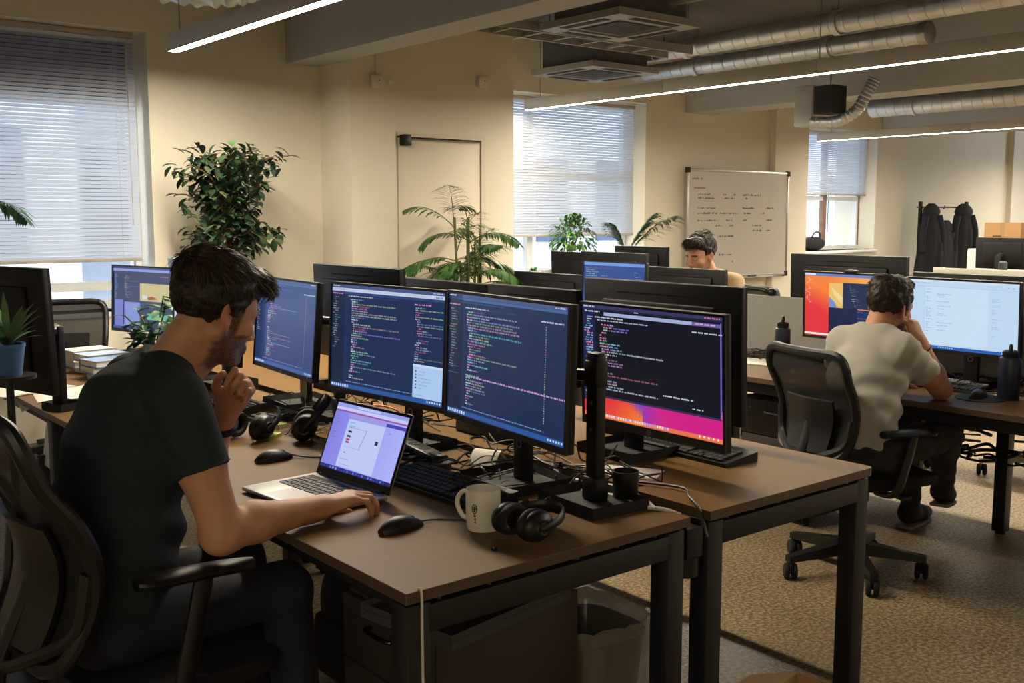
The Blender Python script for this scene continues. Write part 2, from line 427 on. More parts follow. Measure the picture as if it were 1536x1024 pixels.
linear_lamp('long white lamp tube running past the ducts over the middle of the office', l2.x + .06, [l2.y - .1, 5.98, 4.5, 2.5, .5, -1.5], 2.5, [l2.y - .3, 4.5, 2.5, -1.])
l3 = Pz(1211, 212, 2.5)
linear_lamp('far white lamp tube near the coat rack, behind the second beam', l3.x + .1, [l3.y - .1, 6.3, 4.3, 2.3, .3, -1.7], 2.5, [l3.y - .3, 4.5, 0])

linear_lamp('unseen fill lamp tube added behind the camera', -1.8, [1.0, -.6, -2.2, -3.7], 2.5, [.5, -3.], led=M['led_fill'])  # added out of view as soft fill on the arms and near desk
linear_lamp('unseen fill lamp tube added to brighten the wall behind the coats', 18.6, [7.8, 5.8, 3.8, 1.8, -.2], 2.5, [7.5, 4., 0.])  # added out of view because the coat wall came out too dark

# ---------------------------------------------------------------- ducts and ceiling units
M['duct'] = mat('spiral_duct', (204, 208, 214), .4, .88, noise=.12, nscale=5)
def duct(label, X, y0, y1, z, r, cap=False):
    t = thing('spiral_duct', label, 'air duct', (X, y0, z), 0, 'spiral air ducts')
    L = y0 - y1; n = int(L / .13); prof = []
    for i in range(n):
        q = i * L / n
        prof += [(r, q), (r, q + L / n - .012), (r + .005, q + L / n - .008), (r + .005, q + L / n - .003)]
    Mx = Matrix.Rotation(R(90), 4, 'X')
    G().lathe([(0, 0)] + prof + [(r, L), (0, L)], 28, Mx).build('duct_pipe', M['duct'], t)
    y = .6
    while y < L:
        g = G().lathe([(r + .004, y), (r + .016, y), (r + .016, y + .05), (r + .004, y + .05)], 28, Mx, close=True)
        b = g.build('joint_band', M['duct'], t)
        G().tube([(0, -y - .025, r + .01), (0, -y - .025, CZ - z)], .006, 6).build('hanger_rod', M['steel'], t); y += 1.5
    if cap: G().lathe([(0, L), (r + .012, L), (r + .012, L + .07), (.03, L + .09), (0, L + .09)], 28, Mx).build('end_cap', M['alu'], t)
    return t
dz = 2.95
a = Pz(955, 84, dz); duct('upper spiral duct that runs on towards the camera above the long lamp', Pz(1200, 43, dz).x, a.y, -1.0, dz, .08)
a = Pz(800, 134, dz); e = Pz(1400, 54, dz); duct('lower spiral duct with a capped end beside the long lamp', Pz(1200, 77, dz).x, a.y - .3, e.y, dz, .08, True)
a = Pz(1290, 164, dz); duct('far spiral duct beyond the second beam', Pz(1400, 154, dz).x, a.y - .2, 0., dz, .13)
M['cass'] = mat('cassette_panel', (150, 150, 148), .5)
def cassette(label, c, sz, rz, body):
    t = thing('ceiling_cassette', label, 'air conditioner', c, rz, 'ceiling air conditioners')
    h = sz / 2
    G().box(-h * .82, h * .82, -h * .82, h * .82, .03, body, r=.01).build('unit_body', mat('cassette_body', (92, 92, 92), .6), t)
    g = G(); k = h * .66
    for a in range(4):
        g.slab([(-h, -h), (h, -h), (k, -k), (-k, -k)], -.02, .03, M=RZ(a * math.pi / 2))
    g.box(-k * .86, k * .86, -k * .86, k * .86, -.012, .02, r=.004)
    g.build('cassette_panel', M['cass'], t)
    g = G()
    for a in range(4): g.box(-h * .55, h * .55, -h * .92, -h * .76, -.024, -.019, M=RZ(a * math.pi / 2))
    g.build('air_slot', M['blackm'], t)
    g = G(); n = 14
    for i in range(n): g.box(-k * .74, k * .74, -k * .74 + i * k * 1.48 / n, -k * .74 + (i + .55) * k * 1.48 / n, -.018, -.011)
    g.build('intake_grille', mat('grille', (62, 62, 62), .6), t)
    G().box(-k * .8, k * .8, -k * .8, k * .8, -.0125, -.0118).build('grille_recess', M['blackm'], t)
    for x, y in ((-.7, -.7), (.7, .7), (-.7, .7), (.7, -.7)):
        G().tube([(h * x, h * y, body - .02), (h * x, h * y, CZ - c[2])], .006, 6).build('hanger_rod', M['steel'], t)
    return t
c1 = (Pz(826, 40, 2.88) + Pz(1033, 39, 2.88)) / 2; cassette('larger grey ceiling air conditioner beside the first beam', (c1.x, c1.y, 2.88), .84, 0, .3)
c2 = (Pz(813, 107, 2.78) + Pz(969, 111, 2.78)) / 2; cassette('smaller grey ceiling air conditioner above the lower duct', (c2.x, c2.y, 2.78), .82, 0, .3)
# insulated box on the duct, conduits and pipes
t = thing('flexible_duct', 'crinkled silver foil duct sagging at the top left above the lamp', 'air duct', (0, 0, 0))
p = Pz(342, 4, 2.8); pts = bez([(p.x - 1.1, p.y + .5, 3.05), (p.x - .5, p.y + .3, 2.95), (p.x - .05, p.y, 2.9), (p.x + .25, p.y - .2, 2.98), (p.x + .5, p.y - .42, 3.14)], 14)
G().tube(pts, [.13 + .014 * math.sin(i * 2.4) for i in range(len(pts))], 22).build('duct_pipe', M['duct'], t)
t = thing('fan_unit', 'dark square air vent box with crinkled silver foil duct at the second beam', 'air vent', (0, 0, 0))
q = Px(1245, 152, 8.1)
G().slab([(-.12, -.1), (.1, -.1), (.12, .1), (-.1, .1)], -.11, .13, M=TR(*q)).build('vent_box', M['blackm'], t)
a, b = Px(1197, 131, 8.25), Px(1222, 189, 8.25)
G().box(8.2, 8.39, b.y, a.y, b.z, a.z, r=.01).build('fan_case', M['beam'], t)
pts = bez([Px(1312, 118, 8.25), Px(1300, 140, 8.22), Px(1284, 166, 8.2), Px(1255, 182, 8.15), Px(1216, 184, 8.12)], 14)
G().tube(pts, [.05 + .007 * math.sin(i * 2.1) for i in range(len(pts))], 18).build('foil_duct', M['duct'], t)
G().tube([(q.x, q.y, q.z + .12), (q.x, q.y, CZ)], .008, 6).build('hanger_rod', M['steel'], t)
for i, (x, y, z, L, w_) in enumerate(((4.5, 6.7, 3.04, 5, .05), (5.1, 6.75, 3.08, 7, .03), (5.75, 7.6, 3.02, 4, .03), (8.25, 7.7, 3.15, 8, .04), (9.7, 7.2, 3.12, 8, .05), (1.0, 7.1, 3.16, 9, .03))):
    g = G().tube([(0, 0, 0), (0, -L, 0)], w_, 10)
    o = thing('conduit_pipe', ['thick grey pipe under the ceiling behind the first beam', 'thin grey pipe close to the ceiling behind the first beam', 'thin grey pipe ending over the second window', 'grey pipe above the capped duct', 'grey pipe behind the second beam', 'thin grey pipe under the ceiling near the large window'][i], 'pipe', (x, y, z))
    g.build('pipe', M['alu'] if i % 2 else M['cass'], o)
    for k in range(3):
        yy = -L * (k + .5) / 3
        G().tube([(0, yy, w_), (0, yy, CZ - z)], .005, 6).build('hanger_rod', M['steel'], o)
# cable tray across between beams
t = thing('cable_tray', 'grey metal cable tray crossing under the ceiling above the door', 'cable tray', (0, 0, 0))
a, b = Pz(745, 52, 2.9), Pz(842, 92, 2.9)
for dx in (0, .28):
    G().box(f1 + .02, 6.9, 6.05 + dx, 6.07 + dx, 2.86, 2.93).build('side_rail', M['cass'], t)
each(9, 'rung', M['cass'], t, lambda g, i: g.box(f1 + .1 + i * .3, f1 + .13 + i * .3, 6.07, 6.33, 2.87, 2.89))
for x in (4.4, 5.6, 6.7):
    G().tube([(x, 6.2, 2.88), (x, 6.2, CZ)], .005, 6).build('hanger_rod', M['steel'], t)
# ---------------------------------------------------------------- desks
def bench(name, label, x0, x1, y0, y1, legs, front, endrail=True, r=.0, group=None):
    """tabletop on a black steel frame; legs = y positions; front = side of the user (-1: small x, 1: large x)"""
    t = thing(name, label, 'desk', (x0, y0, 0), 0, group); W, L = x1 - x0, y1 - y0
    g = G()
    if r:
        b = bmesh.new(); bmesh.ops.create_cube(b, size=1); bmesh.ops.scale(b, vec=(W, L, .025), verts=b.verts); bmesh.ops.translate(b, vec=(W / 2, L / 2, .7275), verts=b.verts)
        e = [q for q in b.edges if abs(q.verts[0].co.z - q.verts[1].co.z) > .01 and q.verts[0].co.x > W - .01 and q.verts[0].co.y < .01]
        bmesh.ops.bevel(b, geom=e, offset=r, segments=4, profile=.5, affect='EDGES'); g.bm(b)
    else: g.box(0, W, 0, L, .7155, .74, r=.0012, seg=1)
    for i in range(len(g.f)):
        n = (Vector(g.v[g.f[i][1]]) - Vector(g.v[g.f[i][0]])).cross(Vector(g.v[g.f[i][2]]) - Vector(g.v[g.f[i][0]]))
        g.m[i] = 0 if abs(n.z) > .7 * n.length else 1
    g.build('tabletop', [M['top'], M['edge']], t)
    f = G()
    for x in (.06, W - .11): f.box(x, x + .05, .06, L - .06, .655, .705, r=.003)
    f.box(.06, W - .06, .012, .062, .64, .7, r=.003); f.box(.06, W - .06, L - .062, L - .012, .64, .7, r=.003)
    for y in legs[1:-1]: f.box(.06, W - .06, y - y0 - .025, y - y0 + .025, .65, .7, r=.003)
    f.build('frame', M['frame'], t)
    for y in legs:
        for x in (.008, W - .068):
            l = G().box(x, x + .06, y - y0, y - y0 + .06, .012, .706, r=.004).build('leg', M['frame'], t)
            G().cyl((x + .03, y - y0 + .03, 0), (x + .03, y - y0 + .03, .014), .022).build('foot', M['rubber'], l)
    each(6, 'spacer', M['steel'], t, lambda s, k: s.cyl((.1 + k * (W - .2) / 5, .03, .7), (.1 + k * (W - .2) / 5, .03, .716), .006, seg=8))
    return t
bench('desk', 'nearest desk with the open laptop, white mug and headphones on it', 1.084, 1.932, 1.669, 3.82, [1.681, 3.74], -1)
bench('desk', 'farther desk behind the seated man, with papers hanging over its edge', 1.075, 1.932, 3.825, 6.0, [4.13, 5.92], -1)
bench('desk', 'desk with a rounded corner, an orange and pink screen and a keyboard', 2.007, 2.757, 1.669, 3.82, [1.681, 3.74], 1, r=.022)
bench('desk', 'desk behind the row of monitor backs, towards the door', 2.007, 2.757, 3.825, 6.0, [3.9, 5.92], 1)
bench('desk', 'long desk where the man in grey leans on his elbow', 3.89, 4.68, .7, 3.9, [.75, 3.8], -1)
bench('desk', 'desk behind the grey divider in front of the man by the whiteboard', 4.75, 5.36, .7, 3.9, [.75, 2.2, 3.8], 1)
bench('desk', 'desk near the second window carrying the small code screen', 3.89, 4.68, 3.905, 5.75, [3.97, 5.67], -1)
bench('desk', 'desk of the man by the whiteboard, under the backs of his screens', 4.75, 5.3, 3.905, 5.75, [3.97, 5.67], 1)
# cable channel between the near desks, with its bracket
t = thing('cable_channel', 'black cable channel running between the two near desks', 'cable tray', (1.97, 1.69, 0))
G().box(-.03, .03, 0, 4.2, .655, .66).box(-.03, -.026, 0, 4.2, .66, .716).box(.026, .03, 0, 4.2, .66, .716).build('channel', M['frame'], t)
G().box(-.03, .03, -.005, .06, .62, .7, r=.004).build('end_cap', M['black'], t)
G().cyl((.0, .04, .57), (.0, .04, .62), .045).build('cable_gland', M['black'], t)
t = thing('desk_divider', 'grey fabric divider standing along the middle of the far desk', 'divider', (4.715, 1.0, 0))
G().box(-.018, .018, 0, 3.3, .55, 1.05, r=.006).build('panel', mat('divider_felt', (146, 142, 136), .9, noise=.06, nscale=60), t)
for y in (.2, 1.6, 3.1): G().box(-.02, .02, y, y + .05, .2, .56, r=.003).build('bracket', M['frame'], t)

# ---------------------------------------------------------------- lit screens
WH, PK, GR, CY, BL = (196, 204, 224), (212, 132, 182), (136, 196, 164), (134, 184, 214), (118, 148, 210)
class Scr:
    """list of coloured rectangles on a screen, u to the right, v downwards"""
    def __init__(s, seed): s.q = []; s.r = random.Random(seed)
    def rc(s, u0, v0, u1, v1, c, l=1): s.q.append(((u0, v0), (u1, v0), (u1, v1), (u0, v1), c, l)); return s
    def poly(s, p, c, l=1): s.q.append((*p, c, l)); return s
    def grad(s, u0, v0, u1, v1, fn, nu=24, nv=16, l=0):
        for i in range(nu):
            for j in range(nv):
                a, b = u0 + (u1 - u0) * i / nu, u0 + (u1 - u0) * (i + 1) / nu; c, d = v0 + (v1 - v0) * j / nv, v0 + (v1 - v0) * (j + 1) / nv
                s.rc(a, c, b, d, fn((a + b) / 2, (c + d) / 2), l)
        return s
    def text(s, u, v, n, c, h, w=.0062, umax=1., gap=.5, l=2):
        """a run of n glyph strokes"""
        r = s.r; i = 0
        while i < n and u < umax:
            k = r.randint(2, 7); 
            for _ in range(min(k, n - i)):
                hh = h * r.choice((.7, .8, 1, 1)); 
                if u + w < umax: s.rc(u, v + h - hh, u + w * .8, v + h, c, l)
                u += w
            i += k; u += w * gap * 2
        return u
    def code(s, u0, u1, v0, v1, pitch, h, dens=1., cols=(PK, PK, GR, WH, CY, WH), dim=.8, maxn=22, w=.0062, long=.2, ind=.014):
        r = s.r; v = v0; d = 1
        while v < v1 - h:
            if r.random() < dens:
                d = max(0, min(4, d + r.choice((-1, 0, 0, 0, 1))))
                u = u0 + d * ind; n = r.randint(3, maxn)
                if r.random() < long: n = int(maxn * 2.2)
                c = r.choice(cols)
                u = s.text(u, v, min(n, r.randint(2, 8)), tuple(int(k * dim) for k in c), h, w, u1)
                if n > 6:
                    c = r.choice((WH, WH, WH, CY, WH, PK)); s.text(u, v, n - 6, tuple(int(k * dim * r.uniform(.55, .9)) for k in c), h, w, u1)
            v += pitch
        return s
def scr_editor(seed, bg, side, popup=False, topwhite=False, right=True, bigline=False, bar=(44, 84, 150)):
    s = Scr(seed); s.rc(0, 0, 1, 1, bg, 0)
    dk = tuple(int(k * .82) for k in bg); lt = tuple(min(255, int(k * 1.35 + 8)) for k in bg)
    s.rc(0, 0, side, .95, dk)
    s.rc(0, 0, 1, .028, (70, 84, 128)); s.text(.01, .008, 9, WH, .012); s.text(.9, .008, 10, WH, .012)
    if topwhite: s.rc(0, .032, 1, .066, (186, 200, 226)); s.rc(.0, .07, 1, .09, lt); s.text(.92, .044, 8, (90, 110, 150), .012)
    else: s.rc(0, .03, 1, .05, (66, 96, 150)); s.rc(.1, .06, .5, .07, lt)
    s.text(.01, .082, 12, PK, .012, .007); s.text(.16, .1, 30, WH, .01); s.text(.32, .1, 40, lt, .01)
    v = .12
    while v < .62:
        s.text(.012 + s.r.choice((0, .01, .02, .02)), v, s.r.randint(2, 8), tuple(int(k * s.r.uniform(.5, .85)) for k in WH), .009, .006, side - .01); v += .022
    s.rc(side + .022, .12, side + .0235, .9, lt)
    s.code(side + .045, .72 if right else .8, .13, .9, .0215, .0128, .97, maxn=26, dim=.95)
    if right:
        s.rc(.735, .1, .737, .95, lt); s.text(.75, .12, 18, PK, .012); s.text(.75, .105, 20, lt, .01)
        s.code(.76, .985, .15, .64 if popup else .9, .0205, .012, .97, (PK, PK, WH, CY), .85, 16)
    else:
        s.text(.8, .12, 22, WH, .012)
        v = .16
        while v < .88: s.rc(.835, v, .842, v + .01, tuple(int(k * s.r.uniform(.4, .9)) for k in WH)); v += .018
    if popup:
        s.rc(.752, .655, .992, .955, (168, 198, 236), 2); s.rc(.752, .655, .992, .675, (196, 214, 240), 3)
        for k in range(6): s.rc(.772, .71 + k * .03, .784, .722 + k * .03, (60, 70, 100), 4); s.text(.8, .712 + k * .03, s.r.randint(5, 14), (130, 155, 200), .008, .006, .97, l=4)
    if bigline:
        s.text(side + .06, .655, 140, (196, 156, 204), .014, .0062, .99); s.rc(0, .60, .1, .604, (90, 120, 190)); s.rc(0, .655, .1, .659, (90, 120, 190))
    s.text(.15, .925, 90, BL, .009, .0062, .97)
    s.rc(0, .958, 1, 1, bar)
    for k in range(8): s.rc(.012 + k * .021, .966, .026 + k * .021, .99, (170, 200, 236) if k % 3 else (214, 226, 244), 2)
    for k in range(6): s.rc(.87 + k * .02, .968, .881 + k * .02, .984, (190, 208, 236), 2)
    return s
def mixc(a, b, t): return tuple(a[i] + (b[i] - a[i]) * max(0, min(1, t)) for i in range(3))
def sunset(u, v):
    d = math.hypot(u - 1.0, v - .1); c = mixc((240, 176, 96), (244, 130, 62), (d - .3) * 2.2)
    e = v * .9 - u * 1.05 + .12 * math.sin(u * 5); c = mixc(c, (226, 54, 62), (e - .12) * 3.2)
    return c
def scr_big_sur(seed):
    s = Scr(seed)
    def bgf(u, v):
        c = mixc((222, 48, 62), (238, 120, 52), (u - .12) * 3 + (v - .9) * 2)
        k = u - .42 + (v - .9) * -.9
        c = mixc(c, (120, 70, 190), k * 10 + .2) if u < .5 else mixc(c, (206, 34, 132), 1)
        if u >= .44: c = mixc((150, 52, 180), (206, 34, 132), (u - .44) * 7)
        if v > .955: c = mixc(c, (240, 140, 60), .75)
        return c
    s.grad(0, .74, 1, 1, bgf, 40, 14)
    s.rc(0, 0, 1, .74, (30, 34, 58), 0); s.rc(0, 0, 1, .03, (58, 54, 96)); s.text(.01, .008, 12, WH, .014); s.text(.88, .01, 12, (220, 120, 150), .012)
    s.rc(0, .045, .985, .80, (21, 23, 34), 1); s.rc(0, .03, .1, .86, (36, 42, 84), 1)
    s.text(.02, .05, 14, WH, .014, .007); s.rc(.17, .058, .8, .088, (160, 172, 208), 2); s.rc(.8, .058, .98, .088, (110, 88, 150), 2); s.text(.82, .065, 18, (200, 180, 220), .012, l=3)
    s.text(.4, .03, 5, WH, .01); s.text(.1, .1, 30, WH, .012); s.text(.12, .125, 50, (170, 178, 205), .011); s.text(.8, .135, 22, WH, .011, .008)
    v = .1
    while v < .8: s.text(.012 + s.r.choice((0, .012, .022)), v, s.r.randint(3, 9), s.r.choice((WH, BL, BL, CY, PK)), .012, .008, .085); v += .021
    s.code(.135, .8, .16, .76, .0235, .0145, .97, (PK, PK, PK, GR, WH), 1., 22, .0074, .16)
    s.text(.35, .40, 34, (186, 170, 205), .011); s.text(.6, .69, 20, WH, .013, .009); s.text(.8, .755, 6, WH, .012, .009)
    s.rc(.98, .05, .987, .8, (120, 110, 190), 2); s.rc(.0, .80, .985, .815, (40, 46, 84), 2)
    for k in range(34): s.rc(.03 + k * .018, .962, .042 + k * .018, .985, s.r.choice(((240, 210, 200), (190, 200, 240), (250, 230, 200), (170, 150, 220))), 2)
    for k in range(5): s.rc(.84 + k * .03, .965, .85 + k * .03, .982, (240, 226, 230), 2)
    return s
def scr_orange(seed):
    s = Scr(seed); s.grad(0, 0, 1, 1, sunset, 34, 22)
    s.rc(0, 0, 1, .045, (112, 130, 190), 1); s.rc(0, 0, .12, .03, (225, 228, 240), 2)
    for k in range(22): s.text(.03 + .02 * math.sin(k), .08 + k * .018, s.r.randint(1, 5), (250, 200, 170), .01, .006)
    s.rc(.27, .14, .42, .56, (232, 190, 110), 1); s.poly([(.27, .36), (.33, .44), (.36, .52), (.27, .56)], (120, 140, 200), 2); s.poly([(.29, .2), (.42, .36), (.42, .48), (.33, .34)], (240, 214, 150), 2)
    s.rc(.42, .13, .94, .53, (34, 50, 82), 2); s.rc(.27, .53, .58, .95, (28, 40, 72), 3); s.rc(.43, .54, .95, .94, (30, 52, 98), 2)
    s.code(.49, .9, .16, .52, .027, .012, .95, (CY, WH, GR), .85, 14)
    s.code(.31, .46, .57, .94, .026, .012, .95, (BL, CY, WH, PK), .85, 10); s.code(.45, .9, .57, .93, .024, .012, .95, (BL, CY, WH), .9, 26)
    s.rc(0, .955, .3, .985, (240, 235, 225), 2); 
    for k in range(9): s.rc(.32 + k * .03, .96, .332 + k * .03, .98, (240, 225, 215), 2)
    return s
def scr_white(seed):
    s = Scr(seed); s.rc(0, 0, 1, 1, (190, 214, 238), 0); s.rc(0, 0, 1, .03, (206, 222, 240)); s.rc(.0, .095, 1, .1, (160, 190, 220)); s.rc(.17, .1, .74, .93, (200, 221, 240), 1); s.rc(.165, .1, .168, .93, (170, 196, 224), 2)
    s.text(.02, .04, 26, (150, 180, 215), .012); s.text(.9, .06, 8, (120, 150, 195), .012)
    v = .13
    while v < .8:
        if s.r.random() < .6: s.text(.18, v, s.r.randint(3, 9), (130, 160, 200), .01, .0055)
        if s.r.random() < .4: s.text(.28, v, s.r.randint(4, 22), (140, 168, 205), .01, .0055)
        if s.r.random() < .35: s.text(.77, v, s.r.randint(3, 12), (150, 180, 215), .01, .0055)
        v += .022
    s.rc(0, .955, 1, 1, (44, 96, 176), 2)
    for k in range(7): s.rc(.3 + k * .02, .965, .312 + k * .02, .985, (150, 195, 240), 3)
    for k in range(6): s.rc(.86 + k * .022, .967, .872 + k * .022, .985, (190, 215, 245), 3)
    return s
def scr_laptop(seed):
    s = Scr(seed); s.grad(0, 0, 1, 1, lambda u, v: mixc((128, 126, 224), (172, 180, 246), u * .9 + .1 * v), 16, 4)
    s.rc(0, 0, 1, .05, (150, 160, 230), 1); s.rc(.3, .01, .62, .04, (186, 196, 240), 2); s.rc(0, .055, 1, .1, (196, 200, 244), 1); s.rc(0, .105, 1, .125, (150, 80, 150), 1); s.rc(.2, .13, .75, .19, (160, 150, 226), 1)
    s.rc(.22, .21, .74, .93, (186, 200, 244), 1); s.rc(.74, .15, 1, .2, (74, 66, 170), 2)
    for k in range(9): s.text(.04, .2 + k * .04, s.r.randint(3, 8), (110, 108, 200), .012, .008)
    s.text(.25, .25, 10, (110, 130, 190), .015); s.rc(.25, .3, .34, .33, (140, 190, 226), 2)
    s.rc(.25, .33, .52, .335, (120, 130, 190), 2); s.poly([(.505, .335), (.512, .335), (.472, .62), (.466, .62)], (110, 115, 180), 2)
    for v, c in ((.38, (30, 30, 60)), (.45, (50, 40, 90)), (.5, (170, 60, 110)), (.54, (170, 60, 110))): s.rc(.26, v, .31, v + .028, c, 3)
    s.rc(.66, .44, .7, .5, (50, 40, 90), 3); s.rc(.26, .62, .5, .624, (130, 130, 190), 2); s.text(.28, .7, 4, (60, 70, 130), .02); s.text(.26, .8, 16, (130, 150, 210), .012); s.text(.26, .88, 20, (140, 155, 215), .012)
    s.text(.8, .28, 5, (120, 120, 190), .014)
    s.rc(0, .945, 1, 1, (34, 36, 110), 2)
    for k in range(22): s.rc(.02 + k * .042, .957, .045 + k * .042, .988, s.r.choice(((60, 66, 170), (90, 120, 210), (140, 150, 230), (50, 60, 150))), 3)
    return s
def scr_left(seed):
    s = Scr(seed); s.rc(0, 0, 1, 1, (36, 48, 86), 0); s.rc(0, 0, 1, .03, (60, 70, 120)); s.rc(0, .03, 1, .07, (136, 150, 205), 1); s.rc(0, .075, 1, .1, (44, 54, 96), 1)
    for k in range(20): s.text(.03, .12 + k * .02, s.r.randint(2, 7), BL, .009, .007, .12)
    s.code(.2, .44, .13, .5, .022, .011, .95, (WH, PK, CY, WH), .8, 16); s.text(.78, .13, 20, (200, 110, 140), .012)
    s.rc(.46, .25, .97, .53, (196, 180, 124), 2); s.poly([(.58, .47), (.67, .45), (.75, .49), (.6, .51)], (140, 60, 52), 3); s.poly([(.5, .44), (.58, .44), (.6, .5), (.5, .5)], (206, 206, 200), 3)
    s.rc(.03, .53, .18, .96, (108, 120, 190), 1); s.rc(.18, .56, .46, .96, (126, 140, 204), 1); s.rc(.175, .53, .195, .93, (30, 34, 70), 2)
    s.rc(.46, .55, 1, .96, (40, 56, 84), 1); s.rc(.58, .72, .92, .82, (96, 176, 140), 2)
    s.rc(0, .96, 1, 1, (60, 84, 150), 2)
    return s
def scr_small(seed):
    s = Scr(seed); s.rc(0, 0, 1, 1, (40, 72, 140), 0); s.rc(0, 0, 1, .06, (110, 150, 220)); s.code(.04, .5, .1, .95, .04, .02, .95, (WH, CY, PK), .9, 18, .01); s.code(.3, .8, .1, .7, .05, .02, .6, (CY, WH), .8, 20, .01); s.code(.82, .98, .12, .9, .04, .02, .9, (CY, WH), .8, 10, .01)
    return s
def screen_mesh(sc, W, H, name, parent, Mx, lift=.0004):
    """lit panel in the plane x=0 of Mx, facing -x, viewer's right = -y"""
    g = G(); g.c = []
    for a, b, c, d, col, l in sc.q:
        V = [Mx @ Vector((-l * lift, W / 2 - u * W, H / 2 - v * H)) for u, v in (a, b, c, d)]
        g.add(V, [(0, 3, 2, 1)], 0, lin(col))
    return g.build(name, M['screen'], parent, 0)
def badge(parent, Mx, size, txt='hp'):
    """small round maker's mark with its two letters on the lower bezel"""
    b = G().lathe([(size, 0), (size, .0006), (size * .86, .0006), (size * .86, 0)], 24, Mx, close=True).build('logo', M['steel'], parent)
    cu = bpy.data.curves.new('t', 'FONT'); cu.body = txt; cu.size = size * 1.35; cu.align_x = 'CENTER'; cu.align_y = 'CENTER'; cu.shear = .3; cu.extrude = .0003
    o = bpy.data.objects.new('t', cu); COL.objects.link(o)
    me = bpy.data.meshes.new_from_object(o.evaluated_get(bpy.context.evaluated_depsgraph_get())); bpy.data.objects.remove(o)
    me.transform(Mx); me.materials.clear(); me.materials.append(M['steel'])
    l = bpy.data.objects.new('logo_letters', me); COL.objects.link(l); l.parent = b

def monitor(label, c, yaw, tilt, W, H, sc=None, base=None, hw=.0, mark=True, group=None, webcam=False, bez=.008, chin=.017, z0=.74, plate=(.22, .24), shell=None):
    """c = centre of the screen front, base = (x, y) of the stand on the desk"""
    yaw, tilt = R(yaw), R(tilt)
    n = Vector((math.cos(yaw), math.sin(yaw), 0))
    if base is None: base = (c[0] + n.x * .09, c[1] + n.y * .09)
    t = thing('monitor', label, 'monitor', (base[0], base[1], z0), 0, group)
    Mx = TR(c[0] - base[0], c[1] - base[1], c[2] - z0) @ RZ(yaw) @ Matrix.Rotation(tilt, 4, 'Y')
    h, w = H / 2, W / 2
    g = G().box(.004, .026, -w, w, -h, h, r=.004, M=Mx); g.box(.022, .042, -w * .72, w * .72, -h * .74, h * .7, r=.012, M=Mx)
    hs = g.build('housing', shell or M['backpl'], t)
    s = G(); s.box(.0255, .0268, -w * .52, w * .52, h * .80, h * .826, M=Mx)
    s.build('slot', M['blackm'], hs); s = G()
    for k in range(18): s.box(.0416, .0428, -w * .3 + k * w * .6 / 18, -w * .3 + k * w * .6 / 18 + w * .018, -h * .62, -h * .45, M=Mx)
    s.build('vent_grille', M['blackm'], hs)
    b = G(); b.box(-.003, .006, -w, w, h - bez, h, M=Mx); b.box(-.003, .006, -w, w, -h, -h + chin, M=Mx); b.box(-.003, .006, -w, -w + bez, -h + chin, h - bez, M=Mx); b.box(-.003, .006, w - bez, w, -h + chin, h - bez, M=Mx)
    b.build('bezel', M['black'], t)
    m2 = Mx @ TR(.0025, 0, (chin - bez) / 2)
    if sc: screen_mesh(sc, W - 2 * bez, H - bez - chin, 'screen', t, m2)
    else: G().box(0, .001, -w + bez, w - bez, -h + chin, h - bez, M=Mx).build('screen', M['gloss'], t)
    if sc and mark: badge(t, Mx @ TR(-.0031, 0, -h + chin * .5) @ Matrix.Rotation(R(-90), 4, 'Z') @ Matrix.Rotation(R(90), 4, 'X'), chin * .36)
    if webcam: G().box(-.01, .03, -.03, .03, h, h + .014, r=.005, M=Mx).build('webcam', M['black'], t)
    # stand: plate, neck, tilt head
    rt = RZ(yaw)
    G().slab([(-plate[0] * .62, -plate[1] / 2), (plate[0] * .38, -plate[1] / 2), (plate[0] * .38, plate[1] / 2), (-plate[0] * .62, plate[1] / 2)], 0, .012, M=rt, r=.03).build('stand_base', M['blackm'], t)
    top = Mx @ Vector((.05, hw, -h * .1)); tz = top.z
    p = G().box(-.014, .014, -.034, .034, .01, tz, r=.006, M=rt)
    nk = p.build('neck', M['black'], t)
    G().lathe([(.009, -.0146), (.0135, -.0146), (.0135, -.0155), (.009, -.0155)], 20, rt @ TR(0, 0, .115) @ Matrix.Rotation(R(90), 4, 'Y'), close=True).build('cable_hole', M['steel'], nk)
    q = rt @ Vector((0, 0, tz)); a = Mx @ Vector((.04, hw, -h * .1))
    G().tube([(q.x, q.y, q.z - .02), tuple(top), tuple(a)], .03, 10).build('tilt_head', M['black'], t)
    return t
B27 = (.615, .37)
M['silver'] = mat('silver_shell', (176, 186, 200), .4)
M0C, M1C, M2C = (1.845, 3.692, 1.06), (1.75, 2.805, 1.083), (1.703, 2.141, 1.09)
NAV = (34, 54, 88)
monitor('dark blue code screen right beside the seated man\'s face', M0C, -4.9, 4.9, *B27, scr_editor(3, (40, 64, 120), .16, right=False, bar=(60, 90, 160)), (1.93, 3.68), group='code monitors on the near desks')
monitor('wide code screen with a white pop-up in its lower corner, behind the laptop', M1C, 4.5, 3., *B27, scr_editor(11, (25, 45, 82), .12, True, True), (1.845, 2.78), group='code monitors on the near desks')
monitor('code screen turned towards the man, its stand behind the mug', M2C, -6.7, 1.9, *B27, scr_editor(23, (25, 45, 80), .13, False, False, False, True), (1.82, 2.19), group='code monitors on the near desks')
monitor('dark code screen with red and magenta wallpaper along its bottom edge', (2.245, 2.118, 1.022), -1.5, -2.5, .60, .392, scr_big_sur(5), (2.345, 2.27), hw=.13, chin=.026, group='code monitors on the near desks')
monitor('sliver of a pale blue screen hidden behind the man\'s face', (1.80, 4.36, 1.04), 4, 4., *B27, scr_white(77), (1.9, 4.36))
lm = Px(207, 445, 1.93)
monitor('screen with dark code and a yellow picture at the left window', (1.93, 5.5, 1.045), 14, 3, .56, .36, scr_left(9), (1.84 + .14, 5.56), mark=False)
